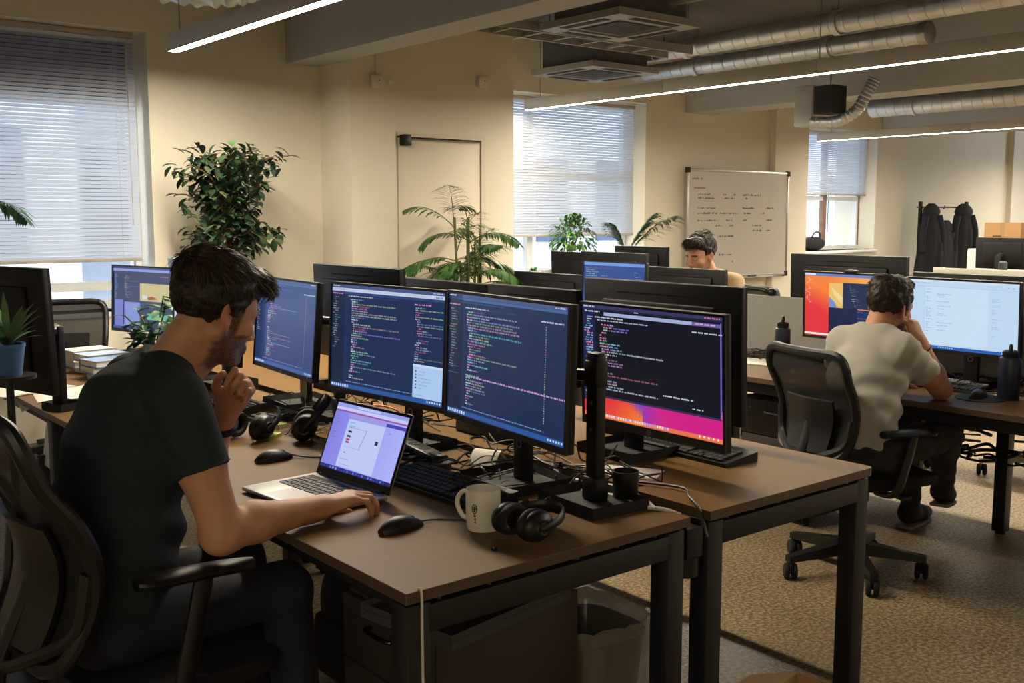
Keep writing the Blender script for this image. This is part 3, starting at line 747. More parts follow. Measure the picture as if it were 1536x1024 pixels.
# backs of the row that faces the other way
def back(label, x, pl, pr, top, H, x2=None, W=None, z0=.74, group='monitors seen from behind', tilt=2., base=None):
    a, b = Px(pl[0], pl[1], x), Px(pr[0], pr[1], x); c = (a + b) / 2
    return monitor(label, (x + .026, c.y, (a.z + b.z) / 2 - H / 2), 180, tilt, W or abs(a.y - b.y), H, None, base or (x - .065, c.y), z0=z0, group=group)
back('black monitor back with a slot near its top, behind the pop-up code screen', 2.30, (471, 395), (601, 403), 0, .42)
back('low black monitor back peeking over the pop-up code screen', 2.56, (599, 416), (731, 425.5), 0, .36)
back('black monitor back peeking over the turned code screen', 2.56, (733, 425.6), (866, 435), 0, .36)
back('large black monitor back with a long slot, standing behind the magenta screen', 2.62, (878, 414.5), (1115, 433), 0, .45)
# far group by the second window
monitor('small blue code screen between black monitor backs near the bushy plant', (4.34, 4.395, 1.055), 0, 3, .53, .33, scr_small(31), mark=False)
back('black monitor back right above the small blue code screen', 4.86, (872, 376), (970, 381), 0, .36)
back('black monitor back directly in front of the face of the man by the whiteboard', 4.86, (968, 400), (1088, 404), 0, .34, base=(4.8, 4.2))
back('black monitor back at the far left of the window group, under the bushy plant', 4.86, (772, 406), (880, 413.5), 0, .34)
monitor('black screen peeking out beside the hair of the man by the whiteboard', (5.28, 5.05, 1.13), 180, 2, .5, .30, None, (5.16, 5.05), group='monitors seen from behind')
monitor('narrow black monitor edge left of the small blue code screen', (5.14, 5.62, 1.06), 180, 2, .42, .34, None, (5.05, 5.62), group='monitors seen from behind')
# the far desk of the man in grey
monitor('screen with orange wallpaper and dark code windows', (4.42, 2.845, 1.048), -2, -2, .545, .335, scr_orange(41), (4.5, 2.845), bez=.009, chin=.014, mark=False, webcam=True)
monitor('bright white document screen in front of the man in grey', (4.42, 2.288, 1.043), -2.9, -3, .545, .335, scr_white(43), (4.49, 2.26), bez=.009, chin=.016, mark=False)
monitor('blue screen cut off by the picture edge beside the white document screen', (4.42, 1.72, 1.03), 0, -2, .545, .335, scr_editor(45, (40, 60, 110), .14), (4.5, 1.72), mark=False)
back('black monitor back standing above the orange screen', 4.95, (1187, 380), (1361, 385), 0, .40)
back('black monitor back standing above the white document screen', 4.95, (1370, 406), (1548, 417), 0, .38)
a, b = Px(254, 386, 2.42), Px(318, 390, 2.42)
monitor('pale silver monitor back just behind the seated man\'s head', (2.446, (a.y + b.y) / 2, a.z - .2), 180, 4, abs(a.y - b.y), .4, None, (2.36, (a.y + b.y) / 2), shell=M['silver'])
# big dark back at the left edge
monitor('big black monitor back at the left edge, behind the blue pot', (.90, 4.085, 1.09), 180 + 17 + 0, 2, .72, .44, None, (1.135, 4.19), group=None, plate=(.1, .13))
# a bare stand pole with a pen cup, and one between two screens
def pole(label, x, y, h, cup):
    t = thing('monitor_stand', label, 'monitor stand', (x, y, .74), R(-4), 'bare monitor stands')
    G().slab([(-.1, -.115), (.085, -.115), (.085, .115), (-.1, .115)], 0, .014, r=.03).build('stand_base', M['blackm'], t)
    p = G().box(-.016, .016, -.022, .022, .012, h, r=.005).build('pole', M['black'], t)
    G().box(-.022, .022, -.03, .03, .014, .075, r=.006).build('collar', M['black'], t)
    g = G()
    for z in (.2, .27, .36): g.cyl((-.0165, 0, z), (-.019, 0, z), .006, seg=10)
    g.build('screw', M['steel'], p)
    G().box(-.022, .02, -.026, .026, h - .09, h - .02, r=.006).build('mount_plate', M['black'], t)
    G().tube([(0, 0, h - .06), (-.03, .05, h - .06), (-.05, .1, h - .05)], .016, 10).build('tilt_arm', M['black'], t)
    return t
pole('black monitor stand without a screen, in front of the magenta screen', 1.826, 1.905, .40, True)
pole('black monitor stand without a screen, between two code screens', 1.9, 3.36, .42, False)
# ---------------------------------------------------------------- office chairs
def chair(label, x, y, rz, seat=.47, btop=1.0, pad=.66, spin=0., light=False, group='office swivel chairs', lumbar=.05, recl=.0, bw=.235, bx=-.25):
    t = thing('office_chair', label, 'chair', (x, y, 0), rz, group)
    bm_ = M['alu'] if light else M['black']
    g = G()
    for k in range(5):
        a = spin + k * 2 * math.pi / 5; m = RZ(a)
        P = [[(.03, -.03, .085), (.03, .03, .085), (.03, .03, .14), (.03, -.03, .14)], [(.3, -.017, .072), (.3, .017, .072), (.3, .017, .098), (.3, -.017, .098)]]
        g.grid([[m @ Vector(q) for q in r] for r in P], wrap=True); g.add([m @ Vector(q) for q in P[1]], [(0, 1, 2, 3)])
        g.cyl(m @ Vector((.29, 0, .095)), m @ Vector((.29, 0, .055)), .011, seg=10)
    g.cyl((0, 0, .08), (0, 0, .15), .045, .036)
    g.build('base', bm_, t)
    for k in range(5):
        a = spin + k * 2 * math.pi / 5; m = RZ(a) @ TR(.285, 0, .033) @ RZ(.9 + k * 1.7)
        c = G()
        for s_ in (-1, 1):
            c.lathe([(0, .005), (.026, .005), (.033, .010), (.033, .020), (.027, .026), (0, .027)], 20, m @ Matrix.Rotation(R(90 * s_), 4, 'X'))
        c.box(-.03, .012, -.006, .006, -.005, .036, r=.004, M=m)
        c.build('caster', M['rubber'], t)
    G().cyl((0, 0, .14), (0, 0, seat - .1), .024).cyl((0, 0, .14), (0, 0, .27), .032).build('gas_lift', M['black'], t)
    g = G().box(-.14, .12, -.09, .09, seat - .115, seat - .065, r=.02); g.tube([(.0, -.08, seat - .09), (.02, -.24, seat - .085)], .007, 8).box(-.0, .05, -.28, -.23, seat - .095, seat - .08, r=.005)
    g.build('tilt_mechanism', M['black'], t)
    o = [(-.21, -.2), (-.1, -.245), (.14, -.25), (.24, -.2), (.265, 0), (.24, .2), (.14, .25), (-.1, .245), (-.21, .2)]
    out = bez(o + [o[0]], 4)[:-1]
    c = G(); rings = []
    for k, (sc, z) in enumerate(((.86, seat - .065), (.97, seat - .06), (1.0, seat - .035), (.985, seat - .01), (.9, seat), (.5, seat + .003), (.02, seat + .0))):
        rings.append([(p.x * sc + .02, p.y * sc, z - (.02 * max(0, p.x) / .26 if k > 2 else 0) - (.015 * (1 - (p.y / .25) ** 2) if k in (4, 5) else 0)) for p in out])
    c.grid(rings, wrap=True); c.add(rings[0], [tuple(range(len(out)))[::-1]])
    c.build('seat', M['fabric'], t)
    zb = seat + .06; H = btop - zb
    def bxf(z, yy):
        q = (z - zb) / H
        return bx + lumbar * math.sin(min(1, q * 1.25) * math.pi) - .05 * q - recl * q * q + .55 * yy * yy
    def bpt(q, v, off=0):
        wq = bw * (.86 + .2 * math.sin(q * math.pi * .62)); yy = wq * v; z = zb + H * q
        return (bxf(z, yy) + off, yy, z)
    loop = [(.0, v) for v in (-.7, -.35, 0, .35, .7)] + [(.04, .93)] + [(q, 1.) for q in (.14, .3, .45, .6, .75, .88)] + [(.965, .93)] + [(1., v) for v in (.75, .4, 0, -.4, -.75)] + [(.965, -.93)] + [(q, -1.) for q in (.88, .75, .6, .45, .3, .14)] + [(.04, -.93)]
    pts = [bpt(*l) for l in loop]; pts = bez(pts + [pts[0]], 4)[:-1]
    G().tube(pts, .019, 10, closed=True).build('back_frame', M['black'], t)
    G().grid([[bpt(.01 + .98 * i / 16, -1 + .2 * j) for j in range(11)] for i in range(17)]).build('back_mesh', M['mesh'], t)
    G().sheet([[bpt(.05 + .5 * i / 8, -.62 + .155 * j, -.035 + .012 * (abs(j - 4) / 4)) for j in range(9)] for i in range(9)], .012).build('lumbar_pad', M['black'], t)
    g = G()
    g.tube(bez([(-.1, 0, seat - .09), (bx * .8, 0, seat - .085), (bx - .04, 0, seat), (bx - .035 + lumbar * .8, 0, zb + H * .25), (bx - .03 + lumbar, 0, zb + H * .45)], 6), .026, 10, flat=.6)
    for s_ in (-1, 1): g.tube(bez([(bx - .03, 0, seat + .03), (bx + .0, s_ * .12, zb + .02), bpt(.16, s_ * .97, -.01), bpt(.4, s_ * .99, -.012)], 6), .017, 8)
    g.build('back_support', M['black'], t)
    for s_ in (-1, 1):
        a = G(); a.tube(bez([(-.02, s_ * .17, seat - .085), (-.03, s_ * .25, seat - .075), (-.025, s_ * .285, seat - .03), (.03, s_ * .285, pad - .06), (.04, s_ * .28, pad - .02)], 6), .024, 10, flat=.55)
        am = a.build('armrest_post', M['black'], t)
        p = G(); n = 14; rows = []
        for i in range(n + 1):
            u = i / n; xx = -.11 + .27 * u; ww = .046 * (1 - abs(2 * u - 1) ** 5 * .55) - .006 * u
            rows.append([(xx, s_ * .275 + ww * math.cos(k * math.pi / 6) * (1 if abs(math.cos(k * math.pi / 6)) < .9 else 1), pad - .012 + (.013 if math.sin(k * math.pi / 6) > 0 else .015) * math.sin(k * math.pi / 6) - .012 * u * u) for k in range(12)])
        p.grid(rows, wrap=True); p.add(rows[0], [tuple(range(12))]); p.add(rows[-1], [tuple(range(12))[::-1]])
        p.build('armrest_pad', M['black'], t)
    return t
chair('black mesh office chair that the man in the dark green shirt sits on', .80, 2.40, R(3), .475, 1.085, .73, .3, lumbar=.085, recl=.04, bw=.25, bx=-.275)
chair('black mesh office chair of the man in the grey shirt', 3.76, 2.375, R(-15), .47, .955, .66, .52, bw=.215)
chair('black mesh chair pushed in between the books and the left window', 1.82, 6.55, R(-105), .45, .95, .66)
chair('chair on a light metal star base behind the far desk', 6.0, 2.62, R(172), .47, .98, .66, .55, True)
chair('black chair half hidden behind the legs of the far desk', 5.75, 3.4, R(185), .47, .9, .66, .2)

# ---------------------------------------------------------------- drawer units, bin, bag, boxes
M['ped'] = mat('pedestal_steel', (52, 46, 42), .5, bump=.04, bscale=1200)
def pedestal(label, x0, x1, y0, y1, z0, z1, n, face, group='drawer units'):
    t = thing('drawer_unit', label, 'drawer unit', ((x0 + x1) / 2, (y0 + y1) / 2, 0), 0, group); w, d = (x1 - x0) / 2, (y1 - y0) / 2
    G().box(-w + .02, w, -d, d, z0, z1, r=.003).build('body', M['ped'], t)
    h = (z1 - z0 - .01) / n
    for i in range(n):
        a = z0 + .005 + i * h
        dr = G().box(-w, -w + .02, -d + .003, d - .003, a + .003, a + h - .003, r=.002).build('drawer', M['ped'], t)
        zc = a + h * .68
        g = G(); g.tube(bez([(-w, -.055, zc), (-w - .02, -.05, zc), (-w - .024, 0, zc), (-w - .02, .05, zc), (-w, .055, zc)], 5), .0055, 8)
        g.build('handle', M['steel'] if 'far' in label else M['gloss'], dr)
    G().lathe([(0, .003), (.007, .003), (.007, 0)], 14, TR(-w - .0, d - .05, z1 - .05) @ Matrix.Rotation(R(-90), 4, 'Y')).build('lock', M['steel'], t)
    for x in (-w + .05, w - .05):
        for y in (-d + .05, d - .05): G().cyl((x, y, 0), (x, y, z0), .02, seg=12).build('caster', M['rubber'], t)
    return t
pedestal('dark drawer unit under the nearest desk', 1.24, 1.69, 1.82, 2.20, .05, .565, 3, -1)
pedestal('dark drawer unit under the far desk beside the grey man\'s chair', 4.12, 4.64, 2.83, 3.24, .05, .6, 3, -1)
t = thing('tray', 'thin dark grey sheet tray lying on the drawer unit under the nearest desk', 'tray', (1.44, 1.93, .566), R(10))
G().slab([(-.22, -.15), (.2, -.15), (.2, .15), (-.22, .15)], .0, .004, r=.02).build('sheet', mat('tray_plastic', (70, 72, 76), .3), t)
G().sheet([[(-.22 + .42 * i / 6, -.15 + .3 * j / 4, .0065) for j in range(5)] for i in range(7)], .002).build('cover', mat('tray_cover', (58, 60, 64), .25), t)
# waste bin with a clear liner
t = thing('waste_bin', 'waste bin with a crinkled clear liner under the nearest desk', 'bin', (1.72, 1.62 + .0, 0))
t.location = (1.885, 2.0, 0)
def sq(r, z, n=24, p=4., j=0.):
    q = []
    for k in range(n):
        a = 2 * math.pi * k / n; c, s_ = math.cos(a), math.sin(a); f = (abs(c) ** p + abs(s_) ** p) ** (-1 / p)
        q.append((c * f * r * (1 + rng.uniform(-j, j)), s_ * f * r * (1 + rng.uniform(-j, j)), z + rng.uniform(-j, j) * .12))
    return q
g = G(); pr = [sq(.10, .0), sq(.105, .01), sq(.135, .36), sq(.14, .365), sq(.132, .36), sq(.1, .02), sq(.001, .02)]
g.grid(pr, wrap=True); g.add(pr[0], [tuple(range(24))[::-1]]); g.build('bin_body', M['black'], t)
g = G(); pr = [sq(.098, .03, 40, 4, .05), sq(.13, .38, 40, 4, .03), sq(.148, .41, 40, 4, .05), sq(.15, .385, 40, 4, .05), sq(.152, .3, 40, 4, .06), sq(.15, .2, 40, 4, .08), sq(.155, .13, 40, 4, .1)]
g.grid(pr, wrap=True); g.build('liner', mat_clear('bin_liner', (150, 142, 126), .45, .18), t)
g = G()
for k in range(9): g.ell((rng.uniform(-.05, .05), rng.uniform(-.05, .05), .07 + .03 * k), (.04, .035, .03), 8, 6)
tag(g.build('crumpled_waste', mat('waste_paper', (128, 118, 98), .9), t), kind='stuff')
# backpack under the desk
t = thing('backpack', 'black backpack slumped under the nearest desk behind the bin', 'bag', (1.70, 2.75, 0))
rows = []
for i in range(13):
    u = i / 12; z = .46 * u; r = (.16 + .06 * math.sin(u * 3.0)) * (1 - .55 * u ** 5)
    rows.append([((.75 * r * math.cos(a)) - .05 * u, 1.05 * r * math.sin(a), z + .015 * math.sin(a * 3)) for a in [2 * math.pi * k / 22 for k in range(22)]])
g = G().grid(rows, wrap=True); g.add(rows[0], [tuple(range(22))[::-1]]); g.add(rows[-1], [tuple(range(22))]); g.build('bag_body', M['fabric'], t)
G().box(-.2, -.11, -.12, .12, .04, .24, r=.03).build('front_pocket', M['fabric'], t)
G().tube(bez([(-.1, -.04, .44), (-.12, 0, .53), (-.1, .04, .44)], 8), .009).build('top_handle', M['blackm'], t)
for s_ in (-1, 1): G().tube(bez([(.06, s_ * .07, .43), (.17, s_ * .09, .36), (.19, s_ * .1, .2), (.12, s_ * .11, .05)], 8), .016, 8, flat=.35).build('strap', M['fabric'], t)
# open cardboard box on the floor at the lower edge
M['card'] = mat('cardboard', (176, 138, 96), .85, noise=.05, nscale=20)
t = thing('cardboard_box', 'open cardboard box on the floor at the lower edge of the picture', 'box', (2.03, 1.36, 0), R(8))
g = G(); w, d, h, th = .2, .15, .3, .004
g.box(-w, w, -d, d, 0, th); g.box(-w, -w + th, -d, d, 0, h); g.box(w - th, w, -d, d, 0, h); g.box(-w, w, -d, -d + th, 0, h); g.box(-w, w, d - th, d, 0, h)
g.build('box_body', M['card'], t)
for a, (L, o, m) in enumerate(((2 * w - .01, d, 0), (2 * w - .01, d, 180), (2 * d - .01, w, 90), (2 * d - .01, w, 270))):
    G().box(-L / 2, L / 2, 0, .14, 0, th, M=RZ(R(m)) @ TR(0, o - .003, h) @ Matrix.Rotation(R((-20, -60, 30, -35)[a]), 4, 'X')).build('flap', M['card'], t)

# ---------------------------------------------------------------- laptop, keyboards, mice
def keyrows(g, rows, x0, y0, dx, dy, z, h, sz, M_=None):
    for i, n in enumerate(rows):
        for k in n:
            g.box(x0 + i * dx, x0 + i * dx + dx * .8, y0 - (k[0] + k[1]) * dy + .0012, y0 - k[0] * dy - .0012, z, z + h, r=.0012, seg=1, M=M_)
def rowspec(ws):
    o = []; p = 0
    for w_ in ws: o.append((p, w_)); p += w_
    return o
LR = math.radians(1.5)
t = thing('laptop', 'open silver laptop with a lavender screen under the man\'s right hand', 'laptop', (1.173, 2.425, .74), R(4))
W_, D_ = .35, .235
G().box(0, D_, -W_ / 2, W_ / 2, .004, .016, r=.004).build('laptop_base', M['alu'], t)
kb = G().box(.105, .212, -W_ / 2 + .022, W_ / 2 - .022, .0156, .0165).build('keyboard_well', M['blackm'], t)
g = G(); keyrows(g, [rowspec([1.2] + [1] * 12 + [1.3])] * 5, .192, W_ / 2 - .028, -.0195, .0203, .0165, .0012, 0); g.v = [tuple(v) for v in g.v]; g.build('keys', M['key'], kb)
G().box(.012, .098, -.07, .07, .0158, .0164, r=.0002, seg=1).build('touchpad', mat('touchpad', (150, 148, 146), .3, .6), t)
G().cyl((D_ - .002, -W_ / 2 + .03, .016), (D_ - .002, W_ / 2 - .03, .016), .006).build('hinge', M['black'], t)
lid = TR(D_ + .002, 0, .014) @ Matrix.Rotation(R(22), 4, 'Y')
G().box(.0015, .007, -W_ / 2, W_ / 2, 0, .222, r=.0025, M=lid).build('lid', M['alu'], t)
lb = G().box(-.001, .002, -W_ / 2 + .001, W_ / 2 - .001, .001, .221, M=lid).build('lid_bezel', M['gloss'], t)
screen_mesh(scr_laptop(51), W_ - .014, .19, 'screen', t, lid @ TR(-.0013, 0, .118), .0001)
g = G()
for x in (.03, D_ - .03):
    for y in (-W_ / 2 + .03, W_ / 2 - .03): g.cyl((x, y, 0), (x, y, .0045), .01, seg=12)
g.build('rubber_feet', M['rubber'], t)
def keyboard(label, x, y, rz, L=.44, z=.74):
    t = thing('keyboard', label, 'keyboard', (x, y, z), rz, 'black desk keyboards'); D = .15
    g = G(); g.add([(0, -L / 2, 0), (D, -L / 2, 0), (D, -L / 2, .03), (0, -L / 2, .012), (0, L / 2, 0), (D, L / 2, 0), (D, L / 2, .03), (0, L / 2, .012)], [(0, 1, 2, 3), (7, 6, 5, 4), (0, 4, 5, 1), (1, 5, 6, 2), (2, 6, 7, 3), (3, 7, 4, 0)])
    g.build('case', M['black'], t, 0)
    sl = Matrix.Rotation(-math.atan(.018 / D), 4, 'Y') @ TR(0, 0, .0122)
    g = G()
    rows = [rowspec([1.25, 1.25, 1.25, 6.25, 1.25, 1.25, 1.25, 1.25]), rowspec([2.25] + [1] * 10 + [2.75]), rowspec([1.75] + [1] * 11 + [2.25]), rowspec([1.5] + [1] * 12 + [1.5]), rowspec([1] * 13 + [2]), rowspec([1, ] + [1.07] * 13)]
    keyrows(g, rows, .012, L / 2 - .012, .0215, .0187, 0, .007, 0, sl)
    keyrows(g, [rowspec([1, 1, 1])] + [[(1, 1)]] + [[]] + [rowspec([1, 1, 1])] * 3, .012, L / 2 - .012 - 15.4 * .0187, .0215, .0187, 0, .007, 0, sl)
    keyrows(g, [rowspec([2, 1, 1]), rowspec([1, 1, 1, 1]), rowspec([1] * 4), rowspec([1] * 4), rowspec([1] * 4)], .012, L / 2 - .012 - 18.6 * .0187, .0215, .0187, 0, .007, 0, sl)
    g.build('keys', M['key'], t, 0)
    return t
keyboard('black keyboard between the laptop and the mug', 1.525, 2.26, R(2))
keyboard('black keyboard behind the magenta screen on the desk with the rounded corner', 2.40, 2.17, R(-1), .46)
keyboard('black keyboard beside the man\'s wristband on the farther part of the desk', 1.60, 3.62, R(3))
keyboard('black keyboard under the white document screen on the far desk', 4.23, 2.33, R(-2), .42)
def mouse(label, x, y, rz, cord, z=.74):
    t = thing('computer_mouse', label, 'mouse', (x, y, z), rz, 'black mice'); rows = []; n = 16
    for i in range(n + 1):
        u = i / n; xx = -.06 + .12 * u; w_ = .031 * (math.sin(math.pi * min(.97, max(.03, u * .97 + .015))) ** .42) * (1 - .12 * math.sin(u * math.pi)); hh = .039 * (math.sin(math.pi * (u * .86 + .07)) ** .7) * (1 - .25 * u)
        rows.append([(xx, w_ * math.cos(a) * (1. if math.sin(a) < .5 else .92), .002 + max(0, hh * math.sin(a) ** .8)) for a in [math.pi * k / 14 for k in range(15)]])
    g = G().grid(rows); g.add(rows[0], [tuple(range(15))]); g.add(rows[-1], [tuple(range(15))[::-1]])
    b = [(r[0], r[-1]) for r in rows]; pts = [p[0] for p in b] + [p[1] for p in b[::-1]]; g.add(pts, [tuple(range(len(pts)))[::-1]])
    g.build('shell', M['black'], t, 50)
    G().cyl((.03, -.0035, .0208), (.03, .0035, .0208), .009, seg=16).build('scroll_wheel', M['rubber'], t)
    G().tube([(-.015, 0, .0332), (.005, 0, .0322), (.02, 0, .0302), (.03, 0, .0268), (.042, 0, .0212), (.052, 0, .0152)], .0008, 5).build('button_seam', M['gloss'], t)
    Mi = (TR(x, y, z) @ RZ(rz)).inverted()
    G().tube(bez([(.058, 0, .01)] + [Mi @ Vector(p) for p in cord], 8), .0022, 6).build('cord', M['cable'], t)
    return t
mouse('black mouse at the fingertips of the man\'s right hand', 1.31, 2.035, R(4), [(1.42, 2.045, .743), (1.5, 1.99, .743), (1.6, 2.0, .743), (1.72, 2.05, .743)])
mouse('black mouse behind the laptop on the near desk', 1.395, 2.882, R(3), [(1.5, 2.84, .743), (1.6, 2.78, .743), (1.72, 2.85, .743), (1.9, 2.95, .745)])
mouse('black mouse on a round mat beside the second bottle on the far desk', 4.16, 2.06, R(5), [(4.28, 2.08, .745), (4.4, 2.0, .743), (4.55, 2.05, .743)], .743)
t = thing('mouse_mat', 'round black mouse mat on the far desk', 'mat', (4.16, 2.05, .74)); G().lathe([(0, 0), (.1, 0), (.1, .003), (0, .003)], 32).build('mat', M['blackm'], t)

# ---------------------------------------------------------------- mug, headphones, small things
t = thing('mug', 'white mug with a small dark crest, between keyboard and headphones', 'mug', (1.470, 1.920, .74), R(112))
r_, h_ = .042, .100
M['mug'] = mat('mug_ceramic', (226, 219, 202), .25, noise=.02, nscale=20)
G().lathe([(0, .004), (.034, .004), (.036, 0), (.039, .002), (r_ - .001, .02), (r_, .03), (r_, h_ - .003), (r_ - .0015, h_), (r_ - .004, h_ - .002), (r_ - .0045, .02), (.03, .008), (0, .008)], 48).build('mug_body', M['mug'], t)
G().tube(bez([(r_ - .004, 0, h_ - .017), (r_ + .012, 0, h_ - .014), (r_ + .028, 0, h_ - .03), (r_ + .03, 0, h_ - .052), (r_ + .016, 0, h_ - .076), (r_ - .004, 0, h_ - .08)], 8), .0058, 12).build('handle', M['mug'], t)
# crest: a shield outline with strokes, wrapped round the mug
g = G(); A0 = R(93)
def onmug(a, z): return ((r_ + .0005) * math.cos(A0 + a / r_), (r_ + .0005) * math.sin(A0 + a / r_), z)
def stroke(pts, wd=.0011):
    for p, q in zip(pts, pts[1:]):
        d = Vector((q[0] - p[0], q[1] - p[1])); n = Vector((-d.y, d.x)).normalized() * wd
        g.add([onmug(p[0] - n.x, p[1] - n.y), onmug(q[0] - n.x, q[1] - n.y), onmug(q[0] + n.x, q[1] + n.y), onmug(p[0] + n.x, p[1] + n.y)], [(0, 1, 2, 3)])
stroke([(-.006, .066), (-.0085, .06), (-.007, .052), (-.001, .047), (.004, .052), (.006, .06), (.003, .068), (-.003, .07), (-.006, .066)])
for q in ([(-.004, .064), (-.005, .056), (-.001, .051)], [(-.001, .067), (-.001, .052)], [(.002, .065), (.003, .056)], [(-.006, .058), (.004, .06)], [(-.001, .047), (.001, .036), (.0, .024)], [(-.004, .044), (-.001, .04), (.003, .043)], [(-.003, .033), (.003, .035)], [(-.002, .027), (.002, .026)]): stroke(q)
g.build('crest', M['black'], t)
M['pad'] = mat('ear_cushion', (18, 18, 19), .55, bump=.2, bscale=500)
def headphones(label, x, y, rz, tiltx, z=.74, sc=1., wide=.0):
    """lying headphones: two ear cups, cushions and a band; local frame: cups along y, band over +z, then tipped"""
    t = thing('headphones', label, 'headphones', (x, y, z), rz, 'black headphones')
    Mx = tiltx @ Matrix.Scale(sc, 4)
    for s_ in (-1, 1):
        m = Mx @ TR(0, s_ * (.052 + wide), 0) @ Matrix.Rotation(R(-90 * s_), 4, 'X')
        c = G().lathe([(0, .030), (.018, .030), (.0205, .026), (.031, .024), (.0375, .016), (.039, .006), (.037, .0), (0, .0)], 36, m @ Matrix.Diagonal((.92, 1.12, 1, 1)))
        cup = c.build('ear_cup', M['black'], t, 50)
        G().lathe([(.012, .0305), (.0165, .0312), (.0165, .0295), (.012, .0295)], 28, m, close=True).build('cup_ring', M['gloss'], cup)
        G().lathe([(.019, -.001), (.037, -.001), (.0405, -.008), (.038, -.017), (.028, -.019), (.020, -.014)], 36, m @ Matrix.Diagonal((.92, 1.12, 1, 1)), close=True).build('ear_cushion', M['pad'], cup, 60)
    n = 30; rows = []
    for i in range(n + 1):
        a = R(-14) + (math.pi + R(28)) * i / n; cy, cz = math.cos(a) * (.082 + wide), math.sin(a) * .10 + .012
        w_ = .007 + .009 * math.sin(math.pi * i / n)
        d = Vector((0, math.cos(a), math.sin(a)))
        rows.append([Mx @ (Vector((w_ * math.cos(k * math.pi / 4), cy, cz)) + d * (.005 * math.sin(k * math.pi / 4))) for k in range(8)])
    g = G().grid(rows, wrap=True); g.add(rows[0], [tuple(range(8))]); g.add(rows[-1], [tuple(range(8))[::-1]])
    g.build('headband', M['black'], t, 60)
    return t
RX = lambda a: Matrix.Rotation(R(a), 4, 'X'); RY = lambda a: Matrix.Rotation(R(a), 4, 'Y')
headphones('black headphones lying on the nearest desk in front of the mug', *Pz(783, 812).xy, R(186), TR(0, 0, .0475) @ RY(-84), .74, 1.02, -.012)
headphones('black headphones beside the wristband of the man in green', 1.47, 3.22, R(25), TR(0, 0, .046) @ RY(70), .74, 1.1)
headphones('black headphones behind the laptop, headband upright', 1.63, 3.12, R(-30), TR(0, 0, .046) @ RY(40), .74, 1.08)
t = thing('pebble_cap', 'tiny black cap lying beside the headphones near the desk edge', 'cap', (*Pz(741, 825).xy, .74)); G().lathe([(0, 0), (.006, 0), (.007, .003), (.005, .007), (0, .008)], 16).build('cap', M['gloss'], t)
t = thing('pen_cup', 'short black cup beside the bare monitor stand', 'cup', (1.905, 1.872, .754)); G().lathe([(0, 0), (.03, 0), (.033, .004), (.035, .07), (.0325, .07), (.03, .006), (0, .006)], 28).build('cup', M['black'], t)
t = thing('folded_note', 'folded cream paper card beside the stand of the turned screen', 'paper', (*Pz(733, 694).xy, .74), R(25))
G().sheet([[(-.05 + .1 * i / 6, -.045 + .09 * j / 3, (.048 * max(0, 1 - abs(i - 2.6) / 2.8)) + .001) for j in range(4)] for i in range(7)], .0012).build('card', M['paper'], t)
for lab, px, c, a in (('yellow green sticky notes beside the headphones', (408, 640), (196, 196, 128), 10), ('small lime green eraser block in front of the sticky notes', (400, 656), (176, 190, 84), 30)):
    p = Pz(*px); t = thing('sticky_notes' if 'notes' in lab else 'eraser', lab, 'stationery', (p.x, p.y, .74), R(a))
    G().box(-.04, .04, -.035, .035, 0, .012, r=.001, seg=1).build('pad', mat('note_%d' % px[0], c, .8), t) if 'notes' in lab else G().box(-.02, .02, -.012, .012, 0, .012, r=.003).build('block', mat('note_%d' % px[0], c, .6), t)
# papers flat on the desks
def papers(name, lab, cat, p, z, w_, d_, rz, n=1, c=None, curl=.0):
    t = thing(name, lab, cat, (p.x, p.y, z), R(rz))
    for k in range(n):
        a = rng.uniform(-.08, .08)
        G().sheet([[RZ(a) @ Vector((-w_ / 2 + w_ * i / 8, -d_ / 2 + d_ * j / 4, k * .0022 + .0015 + curl * (i / 8) ** 3)) for j in range(5)] for i in range(9)], .0012).build('sheet', c or M['paper'], t)
    return t
papers('paper_stack', 'loose white papers on the far desk left of the first bottle', 'paper', Pz(1135, 543), .74, .21, .3, 15, 3)
papers('paper_sheet', 'cream sheet lying by the feet of the magenta screen', 'paper', Pz(945, 708), .74, .12, .18, 25, 1)
papers('paper_stack', 'papers with an orange mark behind the second headphones', 'paper', Pz(470, 607), .74, .2, .28, 20, 2)
t = thing('orange_tag', 'orange red tag lying on the papers near the sticky stand', 'tag', (*Pz(474, 607).xy, .7465), R(10)); G().box(-.03, .03, -.02, .02, 0, .002).build('card', mat('orange_card', (214, 70, 34), .6), t)
t = thing('clip_note', 'long olive cream paper strip stuck to the stand of the dark blue code screen', 'paper', (1.912, 3.667, .775), R(-5)); G().sheet([[(.0, -.03 + .06 * i / 3, .14 * j / 4) for j in range(5)] for i in range(4)], .0012).build('strip', mat('strip_paper', (170, 158, 110), .8), t)
# drawings hanging over the far desk edge, books, small plant
t = thing('folded_drawing', 'large cream paper sheet curving up and over the desk edge behind the man', 'paper', (1.27, 4.52, .742), R(-10))
G().sheet([[(-.20 + .5 * u, -.15 + .3 * v, (.004 if u < .42 else .004 + .30 * (u - .42) ** 1.6) - (.05 * (.14 - u) / .14 if u < .14 else 0) * .8) for v in [k / 8 for k in range(9)]] for u in [k / 16 for k in range(17)]], .0016).build('sheet', M['paper'], t)
papers('paper_sheet', 'cream papers lying on the desk corner at the left edge', 'paper', Vector((1.13, 4.78, 0)), .742, .34, .3, 20, 3)
t = thing('pale_panel', 'pale board leaning under the farther desk behind the papers', 'board', (1.35, 5.0, 0)); G().box(-.01, .01, -.45, .45, .25, .66, r=.003, M=Matrix.Rotation(R(8), 4, 'Y')).build('board', M['white'], t)
for y in (-.44, .41): G().box(-.0, .08, y, y + .03, 0, .3, r=.003).build('foot', M['frame'], t)
